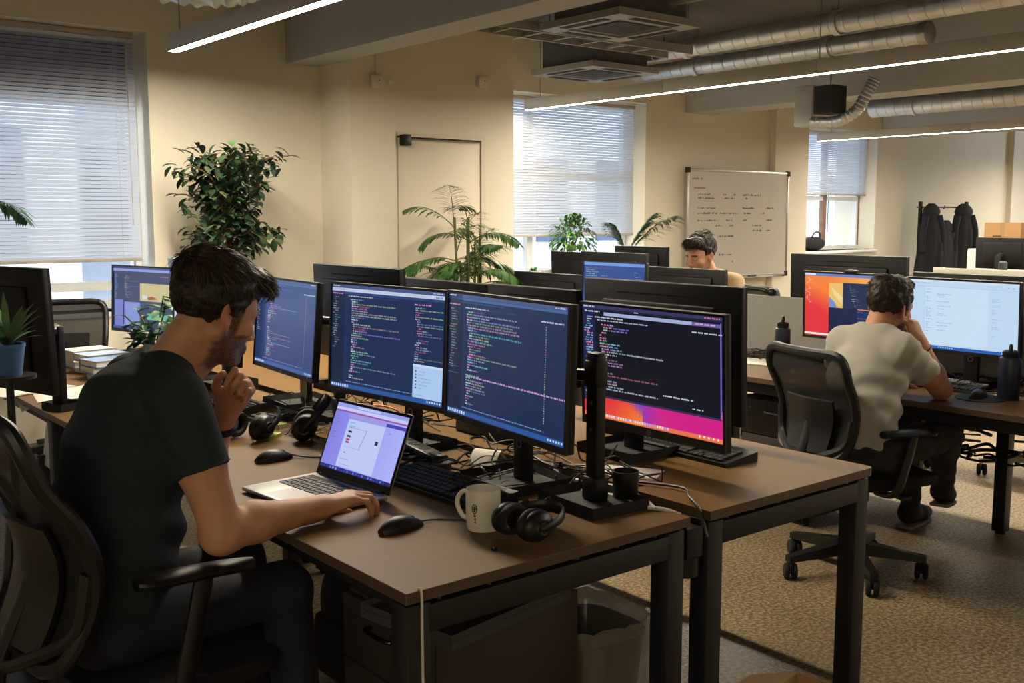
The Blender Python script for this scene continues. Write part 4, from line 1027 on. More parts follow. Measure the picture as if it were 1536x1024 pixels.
for k in range(9):
    a, b = divmod(k, 3)
    p = (1.56 + a * .02 + rng.uniform(-.02, .02), 4.92 + a * .22, .74 + b * .03)
    t = thing('book', ['pale book at the bottom of a flat stack near the left window', 'pale book in the middle of a flat stack near the left window', 'pale book on top of a flat stack near the left window'][b], 'book', p, R(rng.uniform(-18, 18)), 'pale books stacked near the left window')
    c = rng.choice(((176, 196, 226), (226, 222, 214), (206, 200, 190), (150, 174, 214)))
    G().box(-.1, .1, -.075, .075, .002, .026).build('pages', M['paper'], t)
    g = G(); cm = mat('cover_%d' % k, c, .5); g.box(-.104, .104, -.08, .08, 0, .002).box(-.104, .104, -.08, .08, .026, .028).box(-.104, .104, .078, .08, 0, .028); g.build('cover', cm, t)
# bottles on the far desk
def bottle(label, p, col, r, h, loop):
    t = thing('water_bottle', label, 'bottle', (p.x, p.y, .74), R(30))
    G().lathe([(0, 0), (r * .92, 0), (r, .006), (r, h * .74), (r * .93, h * .79), (r * .6, h * .82), (0, h * .82)], 32).build('bottle_body', mat('bottle_%d' % int(p.y * 100), col, .3, noise=.05), t)
    c = G().lathe([(0, h * .8), (r * .72, h * .8), (r * .75, h * .81), (r * .75, h * .9), (r * .5, h * .93), (0, h * .93)], 28).build('cap', M['black'], t)
    G().tube(bez([(r * .5, 0, h * .9), (r * .5, 0, h * .98), (0, 0, h * 1.02), (-r * .5, 0, h * .98), (-r * .5, 0, h * .9)], 6), .006, 8).build('carry_loop', M['black'], c)
    G().box(r - .001, r + .001, -.012, .012, h * .45, h * .56).build('label_mark', mat('bottle_mark_%d' % int(p.y * 100), (120, 130, 142), .5), t)
bottle('dark bottle with a carrying loop at the left end of the far desk', Pz(1167, 553) + Vector((.03, 0, 0)), (40, 44, 54), .038, .25, True)
bottle('dark blue bottle with a loop beside the mouse on the far desk', Pz(1506, 600) + Vector((.035, 0, 0)), (34, 46, 66), .042, .22, True)
# cables
def cable(label, pts, r=.0028, m=None, group='loose cables on the desks', name='cable'):
    t = tag(G().tube(bez(pts, 6), r, 6).build(name, m or M['cable']), label, 'cable', group); return t
cable('thin white cord hanging down the near leg of the nearest desk', [(1.12, 1.678, .742), (1.115, 1.660, .738), (1.115, 1.659, .65), (1.117, 1.66, .35), (1.115, 1.66, .05)], .0028, M['cablew'], None, 'cord')
cable('white cables spilling over the gap beside the bare monitor stand', [(1.86, 2.05, .744), (1.9, 1.92, .748), (1.9, 1.80, .744), (1.92, 1.745, .744), (1.95, 1.72, .73)], .006, M['cablew'], None)
cable('thick white plug cable behind the pen cup', [(1.93, 2.1, .75), (1.95, 1.95, .757), (1.935, 1.84, .752), (1.90, 1.76, .747)], .005, M['cablew'], None)
cable('orange cable lying behind the sticky paper strip', [(1.99, 3.4, .745), (2.02, 3.3, .78), (2.05, 3.22, .775), (2.08, 3.2, .745)], .004, mat('cable_orange', (206, 96, 48), .5), None)
cable('grey cable looping over the rounded desk edge', [(2.05, 2.0, .747), (2.1, 1.85, .75), (2.03, 1.76, .755), (2.0, 1.70, .74), (1.985, 1.66, .68)], .004, M['cable'], None)
cr = random.Random(5)
def tangle(label, x0, x1, y0, y1, n, z=.743, r=(.0018, .0034)):
    g = G()
    for k in range(n):
        p = Vector((cr.uniform(x0, x1), cr.uniform(y0, y1), z)); a = cr.uniform(0, 6.28); pts = [p.copy()]
        for i in range(cr.randint(4, 8)):
            a += cr.uniform(-1.1, 1.1); st = cr.uniform(.05, .11)
            q = pts[-1] + Vector((math.cos(a) * st, math.sin(a) * st, 0)); q.x = min(x1, max(x0, q.x)); q.y = min(y1, max(y0, q.y)); q.z = z + max(0, cr.gauss(.006, .018)); pts.append(q)
        g.tube(bez(pts, 5), cr.uniform(*r), 5)
    return tag(g.build('cable_tangle', M['cable']), label, 'cables', None, 'stuff')
tangle('tangle of black cables behind the turned screen and the mug', 1.62, 1.925, 1.95, 2.5, 26)
tangle('tangle of black cables behind the laptop and wide code screen', 1.62, 1.925, 2.5, 3.2, 26)
tangle('tangle of black cables under the dark blue code screen', 1.6, 1.925, 3.2, 4.1, 24)
tangle('tangle of black cables on the second near desk', 2.01, 2.13, 1.95, 3.7, 28)
tangle('tangle of black cables beside the first bottle on the far desk', 4.3, 4.62, 2.6, 3.8, 26)
tangle('tangle of black cables under the white document screen', 4.32, 4.62, 1.2, 2.6, 34)
tangle('loose cables and clutter hanging under the far desk', 4.4, 5.2, 1.2, 3.0, 40, .42, (.004, .009))
for i, (x, y, rz, lab) in enumerate(((1.76, 2.62, 80, 'black power strip lying behind the laptop'), (2.12, 2.75, 88, 'black power strip on the second near desk'), (1.82, 3.05, 70, 'black adapter brick behind the upright headphones'))):
    t = thing('power_strip' if 'strip' in lab else 'power_adapter', lab, 'power supply', (x, y, .74), R(rz)); L = .15 if 'strip' in lab else .06
    G().box(-L, L, -.027, .027, 0, .04 if L > .1 else .03, r=.006).build('case', M['black'], t)
    each(4 if L > .1 else 1, 'socket', M['blackm'], t, lambda g, k: g.lathe([(0, .0405), (.018, .0405), (.02, .0415), (.021, .0405)], 18, TR(-L + .04 + k * .075, 0, 0 if L > .1 else -.01)))
t = thing('paper_tape', 'round black tape reel lying between laptop and note card', 'reel', (1.72, 2.47, .74)); G().lathe([(.018, 0), (.04, 0), (.042, .004), (.042, .02), (.04, .024), (.018, .024)], 28, close=True).build('reel', M['black'], t)
t = thing('headset', 'black headset lying on top of the grey divider', 'headset', (4.715, 3.62, 1.05), R(90))
G().tube(bez([(-.09, 0, .012), (-.06, .02, .03), (0, .01, .035), (.07, 0, .03), (.1, 0, .012)], 6), .014, 10).ell((-.09, 0, .02), (.03, .02, .022)).ell((.1, 0, .02), (.028, .02, .022)).build('headset_body', M['black'], t)
# ---------------------------------------------------------------- plants
pr_ = random.Random(12)
def leaf(g, p, d, L, W, col, droop=.3, up=Vector((0, 0, 1)), n=4, fold=.25):
    d = d.normalized(); s_ = d.cross(up); s_ = s_.normalized() if s_.length > 1e-3 else Vector((1, 0, 0)); nn = s_.cross(d)
    V = []; q = Vector(p); dd = d.copy()
    for i in range(n + 1):
        u = i / n; w_ = W * math.sin(math.pi * min(.98, u * .93 + .05)) ** .8
        if i == n: w_ = W * .04
        V += [q - s_ * w_ + nn * w_ * fold, q.copy(), q + s_ * w_ + nn * w_ * fold]
        dd = (dd + Vector((0, 0, -droop / n))).normalized(); nn = s_.cross(dd); q = q + dd * (L / n)
    F = []
    for i in range(n):
        a = i * 3
        F += [(a, a + 1, a + 4, a + 3), (a + 1, a + 2, a + 5, a + 4)]
    g.add(V, F, 0, col)
def green(lo, hi):
    t = pr_.random(); c = mixc(lo, hi, t); return lin(tuple(k * pr_.uniform(.85, 1.12) for k in c))
def rdir(el0, el1):
    a = pr_.uniform(0, 6.283); e = pr_.uniform(R(el0), R(el1)); return Vector((math.cos(a) * math.cos(e), math.sin(a) * math.cos(e), math.sin(e)))
M['bark'] = mat('bark', (116, 86, 62), .9, noise=.25, nscale=30, bump=.4, bscale=60)
M['cane'] = mat('palm_cane', (92, 104, 58), .6, noise=.3, nscale=25)
M['pot'] = mat('pot_clay', (168, 124, 84), .7, noise=.06, nscale=30)
M['potd'] = mat('pot_dark', (62, 58, 54), .6)
def pot(t, r, h, m, z=0):
    G().lathe([(0, z), (r * .75, z), (r * .78, z + .01), (r, z + h * .9), (r * 1.04, z + h * .9), (r * 1.04, z + h), (r * .92, z + h), (r * .9, z + h * .86), (0, z + h * .86)], 30).build('pot', m, t)
    G().lathe([(0, z + h * .87), (r * .88, z + h * .87), (r * .88, z + h * .865)], 24).build('soil', M['soil'], t)
# ficus
f = Py(342, 300, 6.72); FX, FY = f.x, f.y
t = thing('potted_ficus', 'tall dark green ficus with broad leaves against the wall, above the man\'s head', 'plant', (FX, FY, 0))
pot(t, .2, .38, M['potd'])
pts = bez([(0, 0, .33), (.03, .01, .7), (-.02, 0, 1.05), (.0, .0, 1.3), (-.01, .02, 1.65), (.02, 0, 1.9)], 6)
tr = G().tube(pts, [.034 - .02 * i / len(pts) for i in range(len(pts))], 10)
br = []
zones = [(1.26, 1.48, .36, .10), (1.5, 1.72, .29, .22), (1.7, 1.98, .36, .5)]
tips = []
for z0, z1, rad, _ in zones:
    for k in range(15):
        a = k * 2.4 + pr_.uniform(-.3, .3); z = pr_.uniform(z0, z1); rr = rad * pr_.uniform(.45, 1.05)
        e = Vector((math.cos(a) * rr, math.sin(a) * rr * .8, z)); b0 = Vector((0, 0, z - pr_.uniform(.12, .25)))
        m_ = (b0 + e) / 2 + Vector((0, 0, .05)); tr.tube(bez([b0, m_, e], 4), [.009 - .0006 * i for i in range(9)], 5); tips.append((b0, m_, e))
tr.build('trunk', M['bark'], t)
g = G()
for b0, m_, e in tips:
    for k in range(26):
        u = pr_.uniform(.25, 1.08); p = (b0.lerp(m_, u * 2) if u < .5 else m_.lerp(e, u * 2 - 1)) + Vector([pr_.gauss(0, .035) for _ in range(3)])
        d = (e - b0).normalized() * .7 + rdir(-60, 50)
        leaf(g, p, d, pr_.uniform(.075, .12), pr_.uniform(.017, .026), green((32, 50, 36), (78, 104, 66)), pr_.uniform(.4, 1.2))
g.build('foliage', M['leaf'], t, 60)
# palms built from feathered fronds
def frond(g, st, p, d, L, n, ll, lw, cols, droop, spread=1.):
    d = d.normalized(); q = Vector(p); dd = d.copy(); N = n; pts = []
    side = dd.cross(Vector((0, 0, 1))); side = side.normalized() if side.length > .05 else Vector((1, 0, 0))
    for i in range(N + 1):
        pts.append(q.copy()); u = i / N
        if u > .22:
            k = math.sin(math.pi * (u - .22) / .86 + .12) ** .7
            for s_ in (-1, 1):
                ld = dd * .75 + side * s_ * spread + Vector((0, 0, pr_.uniform(-.05, .12)))
                leaf(g, q, ld, ll * k * pr_.uniform(.85, 1.1), lw, green(*cols), pr_.uniform(.5, 1.0), n=3, fold=.15)
        dd = (dd + Vector((0, 0, -droop * (.3 + u) / N))).normalized(); q = q + dd * (L / N)
    st.tube(pts, [.005 - .0038 * i / N for i in range(N + 1)], 5)
def palm(label, base, pots, hgt, fr, cols, canes, seedv, group=None, z0=0., polar=None):
    global pr_
    pr_ = random.Random(seedv)
    t = thing('potted_palm', label, 'plant', (base[0], base[1], z0))
    if pots: pot(t, *pots)
    st = G(); g = G(); top = pots[1] * .86 if pots else 0
    for k in range(canes):
        a = k * 2.4; r0 = pr_.uniform(.02, .07); p0 = Vector((math.cos(a) * r0, math.sin(a) * r0, top)); h = hgt * pr_.uniform(.75, 1.08); p1 = p0 * 1.0 + Vector((math.cos(a) * .05, math.sin(a) * .05, h))
        st.tube(bez([p0, (p0 + p1) / 2, p1], 4), [.011 - .0005 * i for i in range(9)], 7)
        for j in range(fr[0]):
            aa = a + pr_.uniform(-1.3, 1.3) + j * 2.1; e = pr_.uniform(R(fr[3]), R(fr[4])); d = Vector((math.cos(aa) * math.cos(e), math.sin(aa) * math.cos(e), math.sin(e)))
            frond(g, st, p1 - Vector((0, 0, pr_.uniform(0, h * .35))), d, fr[1] * pr_.uniform(.7, 1.1), 20, fr[2], .0105, cols, pr_.uniform(1.4, 2.4))
    st.build('canes', M['cane'], t); g.build('fronds', M['leaf'], t, 60)
    return t
p = Py(738, 400, 6.2)
palm('feathery green areca palm in front of the white door', (p.x - .16, p.y + .1), (.17, .3, M['potd']), 1.14, (3, .44, .18, 10, 75), ((40, 84, 40), (98, 138, 74)), 11, 4)
p = Vector((7.22, 7.12, 0))
t = palm('palm with one long dark frond leaning right beside the whiteboard', (p.x, p.y), (.17, .32, M['potd']), .62, (1, .34, .14, 45, 80), ((40, 76, 56), (84, 118, 88)), 4, 8)
g = G(); st = G(); pr_ = random.Random(3)
for d, L in ((Vector((.75, -.3, 1.0)), .66), (Vector((.45, -.3, 1.2)), .5), (Vector((-.35, .2, 1.1)), .36)): frond(g, st, (0, 0, 1.1), d, L, 44, .28, .0125, ((36, 70, 52), (70, 104, 80)), 1.0, .8)
st.tube([(0, 0, .28), (0, 0, 1.12)], .012, 8); st.build('long_stalk', M['cane'], t); g.build('long_fronds', M['leaf'], t, 60)
# bushy plant on the sill of the second window
pr_ = random.Random(6)
p = Pz(853, 412, .885); p = Py(853, 405, 7.84)
t = thing('potted_bush', 'bushy round-headed green plant on the sill of the second window', 'plant', (p.x, 7.835, .882))
pot(t, .085, .13, M['pot'])
st = G(); g = G()
for k in range(9):
    a = k * 2.4; e = Vector((math.cos(a) * .13, math.sin(a) * .06 - .03, pr_.uniform(.38, .52))); st.tube(bez([(0, 0, .1), (e.x * .25, e.y * .25, .25), e], 5), .005, 5)
for k in range(420):
    u = rdir(-20, 85); rr = pr_.uniform(.6, 1.05); p_ = Vector((u.x * .27 * rr, u.y * .13 * rr - .06, .36 + u.z * .24 * rr))
    leaf(g, p_, u + rdir(-50, 10) * .6, pr_.uniform(.05, .085), pr_.uniform(.012, .019), green((36, 80, 34), (104, 148, 70)), 1.0, n=3)
st.build('stems', M['cane'], t); g.build('foliage', M['leaf'], t, 60)
for i, (px, lab) in enumerate(((801, 'tiny green succulent on the sill left of the bushy plant'),)):
    p = Py(px, 405, 7.8); t = thing('succulent', lab, 'plant', (p.x, 7.8, .882)); pot(t, .045, .07, M['white']); g = G()
    for k in range(26): leaf(g, (0, 0, .06), rdir(10, 80), pr_.uniform(.05, .08), .014, green((56, 116, 60), (130, 180, 110)), .3, n=3)
    g.build('leaves', M['leaf'], t, 60)
# palm reaching in at the left edge
p = Py(2, 325, 6.2)
t = palm('palm whose blades reach in at the left edge before the large window', (1.17, 6.28), (.16, .3, M['potd']), 1.4, (2, .42, .17, 5, 55), ((38, 76, 58), (80, 116, 92)), 4, 21)
# small plant in front of the left screen and one in the blue pot
pr_ = random.Random(8)
p = Pz(222, 520, .76)
q = Py(232, 505, 4.9)
t = thing('potted_plant', 'small leafy plant before the screen with the yellow picture', 'plant', (q.x, q.y, .74)); pot(t, .06, .1, M['potd']); st = G(); g = G()
for k in range(10):
    a = k * 2.4; e = Vector((math.cos(a) * .14, math.sin(a) * .12, pr_.uniform(.2, .36))); st.tube(bez([(0, 0, .08), (e.x * .3, e.y * .3, .18), e], 5), .004, 5)
    for j in range(8): leaf(g, Vector((0, 0, .08)).lerp(e, pr_.uniform(.4, 1)), rdir(-20, 40), pr_.uniform(.06, .10), pr_.uniform(.016, .026), green((30, 60, 36), (66, 108, 62)), .7)
st.build('stems', M['cane'], t); g.build('foliage', M['leaf'], t, 60)
q = Py(14, 562, 3.52)
t = thing('plant_stand', 'thin black pedestal carrying the blue pot at the left edge', 'plant stand', (q.x, q.y, 0))
G().lathe([(0, 0), (.13, 0), (.13, .015), (0, .015)], 28).build('foot', M['black'], t); G().cyl((0, 0, .015), (0, 0, q.z - .012), .012).build('column', M['black'], t); G().lathe([(0, q.z - .012), (.08, q.z - .012), (.08, q.z), (0, q.z)], 28).build('top_plate', M['black'], t)
t = thing('potted_plant', 'small spiky plant in a blue pot before the big black monitor back', 'plant', (q.x, q.y, q.z)); pot(t, .05, .10, mat('pot_blue', (70, 110, 160), .4)); g = G()
for k in range(26): leaf(g, (0, 0, .09), rdir(30, 85), pr_.uniform(.1, .18), .012, green((60, 100, 60), (120, 150, 100)), .6)
g.build('leaves', M['leaf'], t, 60)

# ---------------------------------------------------------------- whiteboard with its scribbles
a, b = Py(1035, 253, 7.66), Py(1185, 262, 7.66)
zt, zb_ = 1.995, .80; wx0, wx1 = a.x, b.x
t = thing('whiteboard', 'whiteboard covered in small faded handwriting behind the dark-haired man', 'whiteboard', ((wx0 + wx1) / 2, 7.69, zb_)); w_ = (wx1 - wx0) / 2; h_ = zt - zb_
G().box(-w_, w_, -.008, .008, 0, h_).build('board', mat('board_enamel', (188, 185, 177), .3), t)
g = G(); g.box(-w_ - .018, -w_ + .012, -.016, .014, -.015, h_ + .015, r=.003).box(w_ - .012, w_ + .018, -.016, .014, -.015, h_ + .015, r=.003).box(-w_, w_, -.016, .014, -.018, .012, r=.003).box(-w_, w_, -.016, .014, h_ - .012, h_ + .018, r=.003)
g.build('board_frame', M['alu'], t)
for x in (-w_, w_):
    for z in (0, h_): G().box(x - .03, x + .03, -.02, .018, z - .03, z + .03, r=.008).build('corner_cap', M['blackm'], t)
G().box(-w_ * .55, w_ * .7, -.07, -.012, -.03, -.012, r=.004).build('pen_tray', M['alu'], t)
sr = random.Random(19); inks = [(70, 68, 80), (60, 62, 84), (150, 70, 60), (86, 92, 96)]; mi = [mat('ink_%d' % i, c, .7) for i, c in enumerate(inks)]
GS = [G() for _ in inks]
def scribble(x, z, n, k, sz=.022):
    px = x; pts = []
    for i in range(n):
        hh = sz * sr.choice((.5, .6, 1, .7)); 
        pts += [(px, z), (px + sz * .18, z + hh), (px + sz * .42, z + sz * sr.uniform(0, .3))]; px += sz * .6
        if sr.random() < .22: 
            GS[k].tube([(a_, -.0085, c_) for a_, c_ in pts], .0029, 4, flat=.4); pts = []; px += sz * .8
    if len(pts) > 1: GS[k].tube([(a_, -.0085, c_) for a_, c_ in pts], .0029, 4, flat=.4)
scribble(-w_ + .07, h_ - .10, 9, 0, .028); scribble(-w_ + .1, h_ - .2, 14, 2)
for row, (z, cols) in enumerate(((h_ - .27, ((.17, 10), (.6, 3), (.78, 3), (.95, 12), (1.18, 5))), (h_ - .31, ((.17, 18), (.62, 10), (1.0, 3))), (h_ - .42, ((.17, 16), (.95, 16), (1.38, 9))), (h_ - .48, ((.17, 20), (.55, 16), (.98, 8), (1.3, 3))), (h_ - .56, ((.17, 18), (.45, 4), (.66, 7), (.96, 5), (1.4, 8))), (h_ - .62, ((.47, 6), (.72, 5), (1.14, 10))), (h_ - .68, ((.17, 12), (1.14, 9), (1.4, 6))), (h_ - .74, ((.52, 14), (.7, 6))), (h_ - .82, ((.17, 15),)), (h_ - .88, ((.17, 14), (.48, 3))), (h_ - .95, ((.2, 6), (.36, 3), (.55, 11))), (h_ - 1.03, ((.36, 3), (.78, 2))))):
    for x, n in cols: scribble(-w_ + x, z, n, sr.choice((0, 0, 1, 3, 2 if n < 6 else 0)))
for i, g in enumerate(GS): tag(g.build('handwriting', mi[i], t, 0), kind='stuff')
for i, (x, c, lab) in enumerate(((-.1, (40, 50, 70), 'dark marker pen in the whiteboard tray, left one'), (.2, (60, 60, 62), 'grey marker pen in the whiteboard tray, right one'))):
    o = thing('marker_pen', lab, 'marker', ((wx0 + wx1) / 2 + x, 7.64, zb_ - .003)); G().cyl((-.06, 0, 0), (.04, 0, 0), .009, seg=12).build('barrel', mat('marker_%d' % i, c, .5), o); G().cyl((.04, 0, 0), (.07, 0, 0), .0095, seg=12).build('cap', M['blackm'], o)

# ---------------------------------------------------------------- coat rack and coats
ra, rb = Py(1381, 305, 8.55), Py(1450, 305, 8.3)
L_ = (rb - ra).length; ang = math.atan2(rb.y - ra.y, rb.x - ra.x)
t = thing('coat_rack', 'black metal coat rail standing against the far wall', 'coat rack', (ra.x, ra.y, 0), ang); H_ = 1.72
each(2, 'upright', M['black'], t, lambda g, i: g.box(i * L_ - .022, i * L_ + .022, -.022, .022, .03, H_, r=.004))
G().tube([(-.06, 0, H_ - .09), (L_ + .08, 0, H_ - .09)], .012, 10).build('rail', M['steel'], t)
each(2, 'foot', M['black'], t, lambda g, i: g.box(i * L_ - .03, i * L_ + .03, -.25, .25, 0, .035, r=.006))
for x in (.12, .42, .78): G().tube(bez([(L_ * x / .9, .0, H_ - .09), (L_ * x / .9, -.04, H_ - .11), (L_ * x / .9, -.05, H_ - .06)], 5), .006, 6).build('hook', M['black'], t)
M['coat'] = mat('coat_cloth', (26, 28, 36), .8, bump=.2, bscale=120)
def coat(label, x, w_, zt, zb, seed, m):
    r_ = random.Random(seed); t = thing('coat', label, 'coat', (ra.x + math.cos(ang) * x, ra.y + math.sin(ang) * x - .0, 0), ang, 'coats on the rail'); H = zt - zb
    rows = []; n = 30; ph = [r_.uniform(0, 6) for _ in range(4)]
    for i in range(19):
        u = i / 18; wd = w_ * (.22 + .52 * min(1, u / .2) ** .8 + .42 * max(0, u - .2)); dp = .05 + .07 * min(1, u * 2.5)
        rows.append([(wd * .5 * math.cos(a) * (1 + .05 * math.sin(a * 5 + ph[0] + u * 2)) + .02 * math.sin(u * 5 + ph[1]), -.05 + dp * math.sin(a) * (1 + .22 * math.sin(a * 9 + ph[2]) * u) , zt - H * u) for a in [2 * math.pi * k / n for k in range(n)]])
    g = G().grid(rows, wrap=True); g.add(rows[0], [tuple(range(n))]); g.add(rows[-1], [tuple(range(n))[::-1]]); g.build('coat_body', m, t, 60)
    rows = []
    for i in range(9):
        u = i / 8; s_ = math.sin(math.pi * (u * .8 + .12)); rows.append([(w_ * .34 * s_ * math.cos(a) * (1 + .25 * u), -.07 + .07 * s_ * math.sin(a), zt + .03 - .26 * u) for a in [2 * math.pi * k / 20 for k in range(20)]])
    g = G().grid(rows, wrap=True); g.add(rows[0], [tuple(range(20))]); g.add(rows[-1], [tuple(range(20))[::-1]]); g.build('hood', m, t, 60)
    for s_ in (-1, 1):
        pts = bez([(s_ * w_ * .3, -.09, zt - .16), (s_ * w_ * .43, -.11, zt - .4), (s_ * w_ * .44, -.12, zt - .72)], 6)
        G().tube(pts, [.055 - .0006 * i * i * .1 for i in range(len(pts))], 12).build('sleeve', m, t)
    return t
coat('hooded black coat hanging at the left end of the coat rail', .12 * L_ / .9 + .03, .46, H_ - .06, .62, 1, M['coat'])
coat('hooded black coat hanging at the right end of the coat rail', .78 * L_ / .9 + .0, .5, H_ - .06, .62, 2, M['coat'])
coat('short dark jacket hanging between the two hooded coats', .45 * L_ / .9, .34, H_ - .32, .7, 3, mat('jacket_cloth', (52, 56, 64), .8))
t = thing('storage_bag', 'pale blue bag standing below the coats', 'bag', (ra.x + .25, ra.y - .25, 0)); G().box(-.16, .16, -.1, .1, 0, .5, r=.04).build('bag_body', mat('blue_bag', (100, 140, 200), .7), t); G().tube(bez([(-.08, 0, .48), (0, 0, .62), (.08, 0, .48)], 8), .01).build('handle', M['white'], t)
# ---------------------------------------------------------------- farthest desks, right
fx = Pz(1480, 415, .76)
t = bench('desk', 'farthest white-fronted desk under the cardboard box at the right edge', fx.x - .2, fx.x + .7, fx.y - 3.2, fx.y + .9, [fx.y - 3.1, fx.y + .8], -1)
t2 = thing('desk_screen', 'low white screen panel along the farthest desk at the right edge', 'divider', (fx.x - .25, fx.y - 1., 0)); G().box(-.012, .012, -1.9, 1.55, .5, .86, r=.004).build('panel', M['white'], t2)
for y in (-1.6, 1.2): G().box(-.02, .02, y, y + .04, .0, .52).build('leg', M['frame'], t2)
a, b = Px(1459, 368, fx.x + .2), Px(1536, 370, fx.x + .2)
monitor('dark monitor back on the farthest desk below the cardboard box', (fx.x + .22, (a.y + b.y) / 2 - .06, .74 + .3), 180, 3, .66, .38, None, (fx.x + .1, (a.y + b.y) / 2 - .06), group=None)
p = Px(1509, 400, fx.x - .0)
t = thing('desk_speaker', 'small dark cylinder standing before the farthest monitor back', 'speaker', (fx.x - .08, p.y + .0, .74)); G().lathe([(0, 0), (.05, 0), (.052, .01), (.05, .2), (.03, .215), (0, .215)], 24).build('speaker_body', mat('speaker_cloth', (70, 76, 86), .6), t)
p = Px(1512, 352, fx.x + 1.7)
t = thing('cabinet', 'low white cabinet carrying the cardboard box by the far wall', 'cabinet', (fx.x + 1.7, p.y, 0)); G().box(-.25, .25, -.42, .42, .04, 1.05, r=.004).build('body', M['white'], t)
for s_ in (-1, 1):
    dr = G().box(-.272, -.252, -.205 + s_ * .21, .205 + s_ * .21, .06, 1.03, r=.003).build('door', M['white'], t); G().cyl((-.285, s_ * .05, .5), (-.285, s_ * .05, .62), .006, seg=8).build('handle', M['steel'], dr)
G().box(-.24, .24, -.41, .41, 0, .04).build('plinth', M['blackm'], t)
a, b = Px(1477, 334, fx.x + 1.5), Px(1532, 334, fx.x + 1.5)
t = thing('cardboard_box', 'closed brown cardboard box on the white cabinet at the right edge', 'box', (fx.x + 1.7, (a.y + b.y) / 2, 1.05)); w_ = abs(a.y - b.y) / 2; h_ = a.z - 1.05
G().box(-.2, .2, -w_, w_, 0, h_, r=.004).build('box_body', M['card'], t); G().box(-.201, .201, -.03, .03, .001, h_ + .001).build('tape', mat('parcel_tape', (160, 128, 92), .4), t)
g = G()
for k in range(5): g.box(-.2025, -.2015, .02 + k * .022, .036 + k * .022, h_ * .46, h_ * .52)
g.box(-.2025, -.2015, .12, .128, h_ * .2, h_ * .44); g.build('print', mat('box_print', (40, 46, 70), .8), t)
# bag on the far sill
p = Py(1226, 378, 8.72)
t = thing('duffel_bag', 'black bag on the sill of the far window above the orange screen', 'bag', (p.x, 8.80, 1.0)); rows = []
for i in range(11):
    u = i / 10; s_ = math.sin(math.pi * (u * .94 + .03)) ** .35; rows.append([(-.24 + .48 * u, .09 * s_ * math.cos(a), .10 + .10 * s_ * math.sin(a) + .006 * math.sin(a * 4 + i)) for a in [2 * math.pi * k / 18 for k in range(18)]])
g = G().grid(rows, wrap=True); g.add(rows[0], [tuple(range(18))]); g.add(rows[-1], [tuple(range(18))[::-1]]); g.build('bag_body', M['fabric'], t)
G().tube(bez([(-.1, -.05, .19), (-.05, -.06, .26), (.06, -.06, .26), (.1, -.05, .19)], 6), .01).build('handle', M['blackm'], t)
